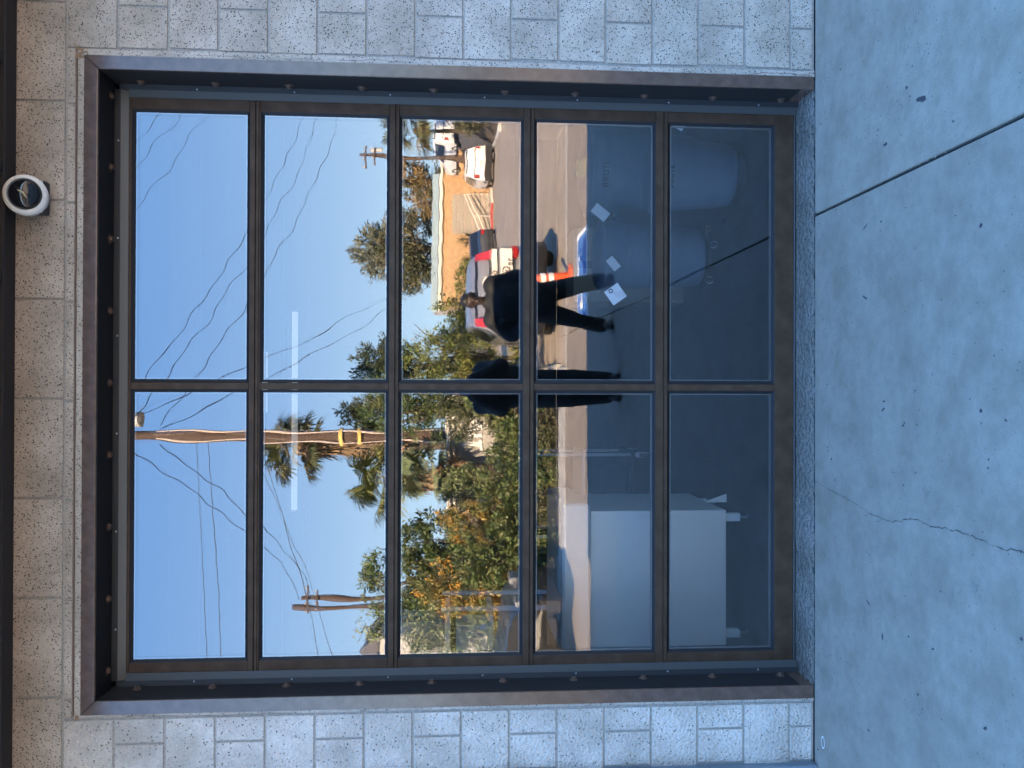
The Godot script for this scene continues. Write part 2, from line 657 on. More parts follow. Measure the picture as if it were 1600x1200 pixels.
func wall() -> void:
	var w := thing("block_wall", "pale speckled concrete block wall around the glazed door", "wall")
	# mortar and cores behind the faces: four bodies round the opening
	var mb := MB.new()
	mb.box(Vector3(-4.676, 1.9, -0.1035), Vector3(6.65, 3.8, 0.195))
	part("core", mb, mats.mortar, w)
	mb = MB.new()
	mb.box(Vector3(4.676, 1.9, -0.1035), Vector3(6.65, 3.8, 0.195))
	part("core", mb, mats.mortar, w)
	mb = MB.new()
	mb.box(Vector3(0, (TOP + 3.8) / 2, -0.1035), Vector3(2 * 1.351, 3.8 - TOP, 0.195))
	part("core", mb, mats.mortar, w)
	# courses of 203 mm, stretchers of 406 mm
	for k in range(-1, 17):
		var y0 := 0.108 + k * 0.2032
		var y1 := y0 + 0.2032
		if k == -1:
			y0 = 0.004
		var off := 0.0 if posmod(k, 2) == 1 else 0.2032
		if k >= 15:
			var xs := [-3.31]
			var x := -2.903 + (0.0 if k == 15 else 0.2032)
			while x < 3.3:
				xs.append(x)
				x += 0.4064
			for i in xs.size() - 1:
				lay_block(w, xs[i], xs[i + 1], y0, y1, false)
			continue
		# right of the door
		var edge := EDGE + 0.004 * sin(k * 1.7)
		var xr := 1.562 + off
		lay_block(w, edge, xr, y0, y1, false)
		for i in 4:
			lay_block(w, xr + i * 0.4064, xr + (i + 1) * 0.4064, y0, y1, false)
		var xl := -1.476 - off
		edge = -1.371
		# left: a narrow pier, then the next opening
		lay_block(w, xl, edge, y0, y1, true)
		if off == 0.0:
			lay_block(w, -1.625, xl, y0, y1, true)
		if k >= 14:
			for i in 3:
				lay_block(w, xl - (i + 1) * 0.4064, xl - i * 0.4064, y0, y1, false)
	# over the head: what is left of the course above the plaster band
	var x := -1.288
	lay_block(w, -1.371, x, 3.115, 3.1562, false)
	while x < 1.3:
		lay_block(w, x, minf(x + 0.4064, EDGE), 3.115, 3.1562, false)
		x += 0.4064
	# plastered margin between frame and blocks, uneven at its outer edge, with a hairline gap
	for side in [-1.0, 1.0]:
		var rows := []
		for i in 60:
			var y := lerpf(0.0, 3.118, i / 59.0)
			var out := (EDGE if side > 0 else 1.369) - 0.003 + rng.randf_range(-0.0012, 0.0012) - 0.004 * sin(y * 2.1) * (1.0 if side > 0 else 0.3)
			var row := [Vector3(side * 1.3525, y, 0.001), Vector3(side * lerpf(1.3525, out, 0.8), y, 0.0015 + rng.randf_range(-0.001, 0.001)), Vector3(side * out, y, -0.005)]
			rows.append(row)
		mb = MB.new()
		mb.sheet(rows, false, side < 0)
		part("plaster_margin", mb, mats.margin, w)
	var hr := []
	for i in 60:
		var q := lerpf(-1.369, 1.382, i / 59.0)
		hr.append([Vector3(q, TOP + 0.0005, 0.001), Vector3(q, 3.108, 0.0015 + rng.randf_range(-0.001, 0.001)), Vector3(q, 3.1115 + rng.randf_range(-0.0012, 0.0012), -0.005)])
	mb = MB.new()
	mb.sheet(hr, false)
	part("plaster_margin", mb, mats.margin, w)
	# reddish sealant bead in the groove over the head
	var bead := []
	var br := []
	for i in 50:
		bead.append(Vector3(lerpf(-1.365, 1.375, i / 49.0), 3.1165 + rng.randf_range(-0.0012, 0.0012), -0.0015))
		br.append(rng.randf_range(0.0028, 0.0042))
	mb = MB.new()
	mb.tube(bead, br, 6)
	part("sealant_bead", mb, paint(0.11, 0.07, 0.055, 0.8), w)
	# rust bled from the two upper corners of the frame, and cracks along the margin
	for s in [[1.363, 3.094, 1.0], [1.375, 3.10, 0.7], [1.352, 3.105, 0.6], [1.39, 3.118, 0.5], [-1.36, 3.098, 0.45]]:
		for q in int(11 * s[2]):
			var r := rng.randf_range(0.002, 0.007)
			part("rust_stain", wall_blotch(s[0] + rng.randfn(0, 0.012) * s[2], s[1] + rng.randfn(0, 0.012) * s[2], r, r * rng.randf_range(0.6, 2.0), 0.0022 + 0.00015 * q), mats.rust_stain, w)
	wall_crack(w, [Vector2(1.352, 0.30), Vector2(1.364, 0.24), Vector2(1.365, 0.12), Vector2(1.358, 0.05), Vector2(1.372, 0.0)], 0.0026)
	wall_crack(w, [Vector2(1.366, 2.62), Vector2(1.360, 2.1), Vector2(1.368, 1.9), Vector2(1.358, 1.7)], 0.0011)
	wall_crack(w, [Vector2(-1.36, 2.9), Vector2(-1.366, 2.5), Vector2(-1.361, 2.2)], 0.0012)
	# the next opening to the left begins with a grey steel post
	var post := thing("steel_post", "blue grey steel post at the edge of the next doorway", "post", Vector3(-1.70, 0, 0))
	mb = MB.new()
	mb.box(Vector3(-0.0, 1.45, 0.01), Vector3(0.14, 2.9, 0.06), 0.004)
	part("shaft", mb, paint(0.10, 0.125, 0.15, 0.4), post)
	mb = MB.new()
	mb.box(Vector3(0.0, 0.006, 0.01), Vector3(0.15, 0.012, 0.07), 0.003)
	part("base_plate", mb, paint(0.08, 0.09, 0.10, 0.5), post)

func wall_blotch(x: float, y: float, rx: float, ry: float, z: float) -> MB:
	var mb := MB.new()
	var p := []
	var k := 8
	for i in k:
		var a := TAU * i / k
		var r := rng.randf_range(0.5, 1.2)
		p.append(Vector3(x + cos(a) * rx * r, y + sin(a) * ry * r, z))
	for i in range(1, k - 1):
		mb.tri(p[0], p[i], p[i + 1])
	return mb

func wall_crack(parent: Node, pts: Array, width: float) -> void:
	var mb := MB.new()
	var prev := []
	for i in pts.size() - 1:
		for k in 10:
			var q: Vector2 = pts[i].lerp(pts[i + 1], k / 10.0) + Vector2(rng.randf_range(-1, 1), rng.randf_range(-1, 1)) * 0.0025
			var w := width * rng.randf_range(0.15, 0.6)
			var d: Vector2 = (pts[i + 1] - pts[i]).normalized().orthogonal() * w
			var now := [Vector3(q.x - d.x, q.y - d.y, 0.0032), Vector3(q.x + d.x, q.y + d.y, 0.0032)]
			if prev.size():
				mb.quad(prev[0], now[0], now[1], prev[1])
			prev = now
	part("crack", mb, mats.crack, parent)

# ---------------------------------------------------------------- steel channel frame
func bolt_mesh() -> ArrayMesh:
	# washer and hex head, standing along +y
	var mb := MB.new()
	mb.lathe(Vector3.ZERO, Vector3.UP, [[0.0, 0.0], [0.019, 0.0], [0.019, 0.003], [0.010, 0.003]], 16)
	var hex := []
	for i in 6:
		var a := TAU * i / 6.0
		hex.append(Vector3(0.0115 * sin(a), 0.003, 0.0115 * cos(a)))
	mb.prism(hex, Vector3(0, 0.010, 0))
	return mb.mesh()

func steel_frame() -> void:
	var f := thing("steel_door_frame", "brown steel channel frame bolted round the glazed door", "door frame")
	var zo := 0.006
	var zi := -0.20
	var fl := 0.056
	# jambs: flange, web, back flange as one channel, outer corner rounded
	for s in [-1.0, 1.0]:
		var prof := [Vector2(1.352, zo), Vector2(1.300, zo), Vector2(1.2975, zo - 0.0008), Vector2(1.296, zo - 0.003), Vector2(1.296, zi + 0.003), Vector2(1.2975, zi), Vector2(1.352, zi), Vector2(1.352, zi + 0.008), Vector2(1.304, zi + 0.008), Vector2(1.304, zo - 0.008), Vector2(1.352, zo - 0.008)]
		var pts := []
		for q in prof:
			pts.append(Vector3(s * q.x, 0.006, q.y))
		var mb := MB.new()
		mb.prism(pts, Vector3(0, TOP - fl - 0.0035 - 0.006, 0))
		part("jamb_channel", mb, mats.brown_steel, f)
		# mitred end of the jamb's flange, up to the corner
		mb = MB.new()
		mb.prism([Vector3(s * 1.352, TOP - fl - 0.0035, zo - 0.008), Vector3(s * 1.298, TOP - fl - 0.0035, zo - 0.008), Vector3(s * 1.352, TOP - 0.003, zo - 0.008)], Vector3(0, 0, 0.008))
		part("mitre", mb, mats.brown_steel, f)
	var hp := [Vector2(TOP, zo), Vector2(TOP - fl + 0.005, zo), Vector2(TOP - fl + 0.002, zo - 0.001), Vector2(TOP - fl, zo - 0.004), Vector2(TOP - fl, zi), Vector2(TOP, zi), Vector2(TOP, zi + 0.008), Vector2(TOP - fl + 0.008, zi + 0.008), Vector2(TOP - fl + 0.008, zo - 0.008), Vector2(TOP, zo - 0.008)]
	var hm := MB.new()
	var hpts := []
	for q in hp:
		hpts.append(Vector3(-1.2955, q.x, q.y))
	hm.prism(hpts, Vector3(2 * 1.2955, 0, 0))
	part("head_channel", hm, mats.brown_steel, f)
	for s in [-1.0, 1.0]:
		hm = MB.new()
		hm.prism([Vector3(s * 1.2955, TOP - fl + 0.001, zo - 0.0085), Vector3(s * 1.2955, TOP, zo - 0.0085), Vector3(s * 1.349, TOP, zo - 0.0085)], Vector3(0, 0, 0.008))
		part("mitre", hm, mats.brown_steel, f)
		# weld bead down the mitre
		hm = MB.new()
		var wp := []
		var wr := []
		for i in 16:
			wp.append(Vector3(s * lerpf(1.35, 1.294, i / 15.0), lerpf(TOP - 0.001, TOP - fl - 0.002, i / 15.0), zo + rng.randf_range(-0.0006, 0.0006)))
			wr.append(rng.randf_range(0.0018, 0.0030))
		hm.tube(wp, wr, 6)
		part("weld", hm, paint(0.03, 0.02, 0.018, 0.6), f)
	# black sheets added over the web as its shade; the foot stays brown
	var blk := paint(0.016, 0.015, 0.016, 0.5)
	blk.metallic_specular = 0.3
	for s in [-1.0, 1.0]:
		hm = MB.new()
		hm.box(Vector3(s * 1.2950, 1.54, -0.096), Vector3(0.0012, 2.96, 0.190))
		part("web_shade_sheet", hm, blk, f)
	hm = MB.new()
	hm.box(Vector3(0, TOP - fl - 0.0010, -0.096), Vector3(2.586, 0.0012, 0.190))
	part("web_shade_sheet", hm, blk, f)
	var bm := bolt_mesh()
	for i in 9:
		var o := inst("bolt", bm, mats.rusty_bolt, f, Vector3(1.228 - 0.3052 * i, TOP - fl, -0.118))
		o.rotation.z = PI
		o.rotation.y = rng.randf() * TAU
	for s in [-1.0, 1.0]:
		for i in 10:
			var o := inst("bolt", bm, mats.rusty_bolt, f, Vector3(s * 1.296, 2.905 - 0.3115 * i, -0.122))
			o.rotation = Vector3(rng.randf() * TAU, 0, s * PI / 2)
	# stops and sealing lips
	for s in [-1.0, 1.0]:
		var mb := MB.new()
		mb.prism([Vector3(s * 1.2955, 0.005, -0.155), Vector3(s * 1.272, 0.005, -0.158), Vector3(s * 1.272, 0.005, -0.176), Vector3(s * 1.2955, 0.005, -0.176)], Vector3(0, 3.0, 0))
		part("stop", mb, mats.stop, f)
		mb = MB.new()
		mb.prism([Vector3(s * 1.2715, 0.005, -0.1585), Vector3(s * 1.2445, 0.005, -0.1745), Vector3(s * 1.2445, 0.005, -0.1785), Vector3(s * 1.2715, 0.005, -0.170)], Vector3(0, 2.97 - 0.005, 0))
		part("seal_lip", mb, mats.vinyl, f)
		for i in 7:
			mb = MB.new()
			mb.ball(Vector3(s * 1.279, 2.68 - 0.415 * i, -0.156), Vector3(0.004, 0.004, 0.003), 8, 6)
			part("screw", mb, mats.zinc, f)
	var mb2 := MB.new()
	mb2.prism([Vector3(-1.2715, 3.0265, -0.155), Vector3(-1.2715, 3.0015, -0.158), Vector3(-1.2715, 3.0015, -0.176), Vector3(-1.2715, 3.0265, -0.176)], Vector3(2 * 1.2715, 0, 0))
	part("stop", mb2, mats.stop, f)
	mb2 = MB.new()
	mb2.prism([Vector3(-1.271, 3.001, -0.1585), Vector3(-1.271, 2.972, -0.1745), Vector3(-1.271, 2.972, -0.1785), Vector3(-1.271, 3.001, -0.170)], Vector3(2 * 1.271, 0, 0))
	part("seal_lip", mb2, paint(0.075, 0.068, 0.058, 0.45), f)
	for i in 6:
		mb2 = MB.new()
		mb2.ball(Vector3(1.05 - 0.42 * i, 3.009, -0.156), Vector3(0.004, 0.004, 0.003), 8, 6)
		part("screw", mb2, mats.zinc, f)

# ---------------------------------------------------------------- sectional glazed door
func bow(x: float, y: float, k: float, sd: float) -> float:
	# tempered glass is never flat: roller waves and a slight pillow, fractions of a millimetre
	return k * 0.3 * (0.00011 * sin(x * 27.0 + sd * 3.1 + 1.3 * sin(y * 4.0 + sd)) + 0.00007 * sin(y * 41.0 + sd * 1.7) + 0.00022 * sin(x * 7.3 + sd * 2.0) * sin(y * 8.1 + sd) + 0.00005 * sin(x * 63.0 + y * 17.0 + sd))

func pane_mesh(x0: float, x1: float, y0: float, y1: float, k: float, sd: float) -> MB:
	var mb := MB.new()
	var nx := 84
	var ny := 42
	var cx := (x0 + x1) / 2
	var cy := (y0 + y1) / 2
	for j in ny + 1:
		for i in nx + 1:
			var x := lerpf(x0, x1, i / float(nx))
			var y := lerpf(y0, y1, j / float(ny))
			var e := 0.0005
			var z := bow(x - cx, y - cy, k, sd)
			var zx := (bow(x - cx + e, y - cy, k, sd) - z) / e
			var zy := (bow(x - cx, y - cy + e, k, sd) - z) / e
			mb.vert(Vector3(x, y, z), Vector3(-zx, -zy, 1).normalized())
	for j in ny:
		for i in nx:
			var a := j * (nx + 1) + i
			mb.t.append_array([a, a + nx + 2, a + 1, a, a + nx + 1, a + nx + 2])
	return mb

func glazed_door() -> void:
	var d := thing("sectional_glass_door", "five panel glazed roll-up door in dark bronze frames", "garage door")
	var joints := [3.015, 2.436, 1.827, 1.227, 0.620, 0.016]
	var glass := [[2.948, 2.473], [2.399, 1.866], [1.799, 1.270], [1.198, 0.670], [0.590, 0.118]]
	var zf := -0.180
	for i in 5:
		var yt: float = joints[i] - 0.0012
		var yb: float = joints[i + 1] + 0.0012
		var ga: float = glass[i][0] + 0.014     # the bead is 14 mm wide
		var gb: float = glass[i][1] - 0.012
		var sec := MB.new()
		var bx := func(x0: float, x1: float, y0: float, y1: float) -> void:
			sec.box(Vector3((x0 + x1) / 2, (y0 + y1) / 2, zf - 0.0225), Vector3(x1 - x0, y1 - y0, 0.045), 0.0018)
		bx.call(-1.285, 1.285, ga, yt)
		bx.call(-1.285, 1.285, yb, gb)
		bx.call(1.198, 1.285, gb + 0.0004, ga - 0.0004)
		bx.call(-1.285, -1.203, gb + 0.0004, ga - 0.0004)
		bx.call(-0.0195, 0.0105, gb + 0.0004, ga - 0.0004)
		var so := part("section", sec, mats.bronze, d)
		# raised lip where two sections meet
		if i > 0:
			var lip := MB.new()
			lip.box(Vector3(0, yt - 0.009, zf + 0.003), Vector3(2.51, 0.012, 0.006), 0.002)
			part("rail_lip", lip, mats.bronze, so)
		for lite in 2:
			var x0 := 0.025 if lite == 0 else -1.191
			var x1 := 1.186 if lite == 0 else -0.032
			var y0: float = glass[i][1]
			var y1: float = glass[i][0]
			var ox0 := x0 - 0.0130
			var ox1 := x1 + 0.0115
			var oy0 := gb + 0.0002
			var oy1 := ga - 0.0002
			var ring := func(mb: MB, a: Array, za: float, b: Array, zb: float) -> void:
				var p := [Vector3(a[0], a[2], za), Vector3(a[1], a[2], za), Vector3(a[1], a[3], za), Vector3(a[0], a[3], za)]
				var q := [Vector3(b[0], b[2], zb), Vector3(b[1], b[2], zb), Vector3(b[1], b[3], zb), Vector3(b[0], b[3], zb)]
				for k in 4:
					var m := (k + 1) % 4
					mb.quad(p[k], p[m], q[m], q[k])
			var bead := MB.new()
			ring.call(bead, [ox0, ox1, oy0, oy1], zf - 0.002, [x0, x1, y0, y1], zf - 0.0105)
			ring.call(bead, [x0, x1, y0, y1], zf - 0.0105, [x0, x1, y0, y1], zf - 0.0119)
			part("glazing_bead", bead, mats.gasket, so)
			var sp := MB.new()
			ring.call(sp, [x0 + 0.001, x1 - 0.001, y0 + 0.001, y1 - 0.001], zf - 0.0126, [x0 + 0.006, x1 - 0.006, y0 + 0.006, y1 - 0.006], zf - 0.0126)
			ring.call(sp, [x0 + 0.006, x1 - 0.006, y0 + 0.006, y1 - 0.006], zf - 0.0126, [x0 + 0.006, x1 - 0.006, y0 + 0.006, y1 - 0.006], zf - 0.0255)
			part("spacer", sp, mats.alu, so)
			var sd := i * 2.3 + lite * 5.1
			var g1 := pane_mesh(x0, x1, y0, y1, 1.0, sd)
			part("pane", g1, mats.glass_out, so, Vector3(0, 0, zf - 0.0122))
			var g2 := pane_mesh(x0, x1, y0, y1, 1.4, sd + 2.2)
			part("pane", g2, mats.glass_in, so, Vector3(0, 0, zf - 0.0262))
	var bs := MB.new()
	bs.box(Vector3(0, 0.0135, zf - 0.012), Vector3(2.53, 0.004, 0.030), 0.001)
	part("bottom_retainer", bs, mats.alu, d)
	bs = MB.new()
	bs.box(Vector3(0, 0.0085, zf - 0.02), Vector3(2.52, 0.006, 0.028), 0.001)
	part("bottom_seal", bs, mats.gasket, d)

# ---------------------------------------------------------------- canopy over the door
func canopy() -> void:
	var c := thing("canopy", "black steel canopy running along the top of the wall", "canopy", Vector3(0, 3.351, 0))
	var mb := MB.new()
	mb.box(Vector3(0, 0.13, 0.045), Vector3(8.0, 0.26, 0.088), 0.003)
	part("ledger_beam", mb, mats.black_steel, c)
	mb = MB.new()
	mb.box(Vector3(0, 0.13, 0.855), Vector3(8.0, 0.26, 0.04), 0.003)
	part("fascia", mb, mats.black_steel, c)
	for i in 19:
		mb = MB.new()
		mb.box(Vector3(-3.9 + 0.4335 * i, 0.10, 0.462), Vector3(0.045, 0.19, 0.744), 0.002)
		part("joist", mb, mats.black_steel, c)
	mb = MB.new()
	mb.box(Vector3(0, 0.28, 0.440), Vector3(8.1, 0.03, 0.88), 0.002)
	part("deck", mb, mats.black_steel, c)

# ---------------------------------------------------------------- dome camera
func security_camera() -> void:
	var s := thing("security_camera", "white dome security camera mounted high on the block wall", "security camera", Vector3(0.755, 3.265, 0))
	var mb := MB.new()
	mb.box(Vector3(0.0, -0.010, 0.022), Vector3(0.135, 0.075, 0.044), 0.004)
	part("back_box", mb, paint(0.028, 0.030, 0.034, 0.55), s)
	var ax := Vector3(-0.04, -0.30, 0.95).normalized()
	var o := Vector3(0, 0.022, 0.035)
	mb = MB.new()
	mb.lathe_smooth(o, ax, [[0.070, 0.0], [0.078, 0.012], [0.080, 0.035], [0.0785, 0.050]], 36)
	mb.disc(o, -ax, 0.070, 36)
	part("housing", mb, paint(0.50, 0.51, 0.53, 0.45), s)
	mb = MB.new()
	mb.lathe_smooth(o, ax, [[0.0795, 0.050], [0.0805, 0.056], [0.079, 0.066], [0.072, 0.076], [0.064, 0.083], [0.0640, 0.084], [0.0615, 0.080], [0.0605, 0.070]], 40)
	var rg := part("trim_ring", mb, mats.white_plastic, s)
	for a in [0.5, 2.6, 4.7]:
		var up := Vector3.UP.cross(ax).normalized()
		var p := o + ax * 0.0795 + (up * cos(a) + ax.cross(up) * sin(a)) * 0.0715
		mb = MB.new()
		mb.cyl(p, p + ax * 0.0015, 0.0035, 0.0035, 8)
		part("screw", mb, mats.zinc, rg)
	mb = MB.new()
	var prof := []
	for i in 9:
		var a := i / 8.0 * PI / 2
		prof.append([0.0605 * cos(a), 0.070 + 0.040 * sin(a)])
	mb.lathe_smooth(o, ax, prof, 32)
	part("dome", mb, mats.black_gloss, s)
	mb = MB.new()
	mb.tube([o + ax * 0.111 + Vector3(0.01, 0.02, 0), o + ax * 0.1135 + Vector3(0, 0.0, 0), o + ax * 0.108 + Vector3(-0.02, -0.012, 0)], [0.003, 0.004, 0.002], 6)
	part("lens_mark", mb, paint(0.35, 0.33, 0.22, 0.3), s)
	for q in [-1.0, 1.0]:
		mb = MB.new()
		mb.box(Vector3(q * 0.055, -0.03, 0.058), Vector3(0.018, 0.028, 0.02), 0.004)
		part("mount_ear", mb, mats.white_plastic, s)

# ---------------------------------------------------------------- the room behind the glass
func room() -> void:
	var fl := structure("room_floor")
	for s in [[-3.8, 0.742], [0.750, 3.8]]:
		var mb := MB.new()
		mb.box(Vector3((s[0] + s[1]) / 2, -0.06, -4.7), Vector3(s[1] - s[0], 0.12, 8.79), 0.003)
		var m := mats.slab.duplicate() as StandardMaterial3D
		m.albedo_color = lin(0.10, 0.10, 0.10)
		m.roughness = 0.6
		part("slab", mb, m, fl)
	var wl := structure("room_walls")
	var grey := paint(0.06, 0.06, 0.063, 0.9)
	for q in [[Vector3(-3.9, 1.9, -4.65), Vector3(0.2, 3.8, 8.88)], [Vector3(3.9, 1.9, -4.65), Vector3(0.2, 3.8, 8.88)], [Vector3(0, 1.9, -9.2), Vector3(8.0, 3.8, 0.2)]]:
		var mb := MB.new()
		mb.box(q[0], q[1])
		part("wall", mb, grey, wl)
	var rf := structure("roof")
	var mb := MB.new()
	mb.box(Vector3(0, 3.91, -4.6), Vector3(16.0, 0.2, 9.4))
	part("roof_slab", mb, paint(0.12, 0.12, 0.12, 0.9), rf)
	var truss := paint(0.10, 0.10, 0.11, 0.6)
	for i in 5:
		mb = MB.new()
		mb.box(Vector3(0, 3.68, -1.6 - 1.6 * i), Vector3(7.6, 0.22, 0.08), 0.004)
		part("roof_beam", mb, truss, rf)
	# lit tube lamps
	for q in [[-0.27, 3.36, -6.0, 2.23, "lit white tube lamp hanging deepest under the room's ceiling"], [0.05, 3.52, -5.2, 0.62, "short lit tube lamp above and before the long one"]]:
		var lt := thing("tube_lamp", q[4], "lamp", Vector3(q[0], q[1], q[2]), "tube lamps in the room")
		mb = MB.new()
		mb.cyl(Vector3(-q[3] / 2, 0, 0), Vector3(q[3] / 2, 0, 0), 0.034, 0.034, 12)
		var em := paint(0.9, 0.9, 0.9, 0.5)
		em.emission_enabled = true
		em.emission = Color(0.92, 0.97, 1.0)
		em.emission_energy_multiplier = 0.034
		part("tube", mb, em, lt)
		mb = MB.new()
		mb.box(Vector3(0, 0.052, 0), Vector3(q[3] + 0.06, 0.05, 0.09), 0.006)
		part("fitting", mb, paint(0.6, 0.6, 0.6, 0.5), lt)
		for s in [-1.0, 1.0]:
			mb = MB.new()
			mb.box(Vector3(s * (q[3] / 2 + 0.012), 0.004, 0), Vector3(0.022, 0.05, 0.03), 0.003)
			part("socket", mb, paint(0.6, 0.6, 0.6, 0.5), lt)
		for s in [-0.4, 0.4]:
			mb = MB.new()
			mb.cyl(Vector3(s * q[3], 0.077, 0), Vector3(s * q[3], 3.80 - q[1], 0), 0.003, 0.003, 6)
			part("hanger", mb, truss, lt)
		var al := AreaLight3D.new()
		al.area_size = Vector2(q[3], 0.036)
		al.light_energy = 0.006
		al.light_color = Color(0.92, 0.97, 1.0)
		al.shadow_enabled = true
		al.name = "tube_light"
		lt.add_child(al)
		al.position = Vector3(0, -0.022, 0)
		al.rotation = Vector3(-PI / 2, 0, 0)
	stainless_cabinet()
	shelving()
	bins()
	cart()

func stainless_cabinet() -> void:
	var c := thing("stainless_cabinet", "brushed stainless steel cabinet on short legs behind the lower left panes", "cabinet", Vector3(-1.005, 0, -0.76))
	var steel := paint(0.80, 0.79, 0.76, 0.46, 0.45)
	var streak := noise_tex(noise(FastNoiseLite.TYPE_SIMPLEX, 0.03, 3, 41), 256, Color(0.75, 0.75, 0.75), Color(1, 1, 1))
	steel.roughness_texture = streak
	triplanar(steel, 0.6)
	var mb := MB.new()
	mb.box(Vector3(0, 0.493, -0.36), Vector3(0.712, 0.724, 0.70), 0.004)
	part("body", mb, steel, c)
	mb = MB.new()
	mb.box(Vector3(0, 0.933, -0.335), Vector3(0.80, 0.144, 0.73), 0.012)
	part("worktop", mb, steel, c)
	mb = MB.new()
	mb.box(Vector3(0, 0.5, -0.006), Vector3(0.705, 0.004, 0.006))
	part("seam", mb, paint(0.1, 0.1, 0.1, 0.5, 0.5), c)
	for x in [-0.30, 0.315]:
		for z in [-0.045, -0.62]:
			mb = MB.new()
			mb.box(Vector3(x, 0.09, z), Vector3(0.042, 0.08, 0.042), 0.003)
			var lg := part("leg", mb, steel, c)
			mb = MB.new()
			mb.lathe(Vector3(x, 0.0, z), Vector3.UP, [[0.0, 0.0], [0.016, 0.0], [0.018, 0.006], [0.008, 0.012], [0.007, 0.05]], 12)
			part("foot", mb, mats.zinc, lg)
	mb = MB.new()
	mb.prism([Vector3(0.385, 0.10, -0.10), Vector3(0.385, 0.23, -0.10), Vector3(0.43, 0.10, -0.10)], Vector3(0, 0, -0.006))
	part("bracket", mb, steel, c)

func shelving() -> void:
	var s := thing("shelving_unit", "blue grey metal shelving above the stainless cabinet by the left wall", "shelf", Vector3(-1.84, 0, -1.85))
	var m := paint(0.55, 0.60, 0.70, 0.5)
	for x in [-0.48, 0.46]:
		for z in [-0.2, 0.2]:
			var mb := MB.new()
			mb.box(Vector3(x, 0.82, z), Vector3(0.026, 1.64, 0.026), 0.003)
			part("upright", mb, m, s)
	for y in [0.15, 0.62, 1.09, 1.33, 1.60]:
		var mb := MB.new()
		mb.box(Vector3(-0.01, y, 0), Vector3(0.90, 0.035, 0.36), 0.004)
		part("shelf_board", mb, m, s)
	var things := [[0.2, 1.1085, 0.30, 0.13, "brown", "flat brown cardboard carton on the lower shelf board"], [0.18, 1.3485, 0.34, 0.20, "white", "white carton standing on the middle shelf board"], [-0.2, 1.1085, 0.32, 0.17, "white", "white carton at the back of the lower shelf board"], [0.2, 1.6185, 0.36, 0.28, "grey", "grey storage box on the high shelf board"], [-0.22, 1.6185, 0.36, 0.34, "brown", "tall brown carton on the high shelf board"]]
	for q in things:
		var b := thing("storage_box", q[5], "box", Vector3(-1.84 + q[0], q[1], -1.80), "boxes on the shelving")
		var bm := paint(0.30, 0.21, 0.14, 0.9) if q[4] == "brown" else (paint(0.62, 0.64, 0.68, 0.8) if q[4] == "white" else paint(0.22, 0.25, 0.30, 0.6))
		var mb := MB.new()
		mb.box(Vector3(0, q[3] / 2, 0), Vector3(q[2], q[3], 0.26), 0.004)
		part("carton", mb, bm, b)
		mb = MB.new()
		mb.box(Vector3(0, q[3] + 0.0006, 0), Vector3(q[2] * 0.96, 0.001, 0.05))
		part("tape", mb, paint(0.42, 0.36, 0.26, 0.4), b)

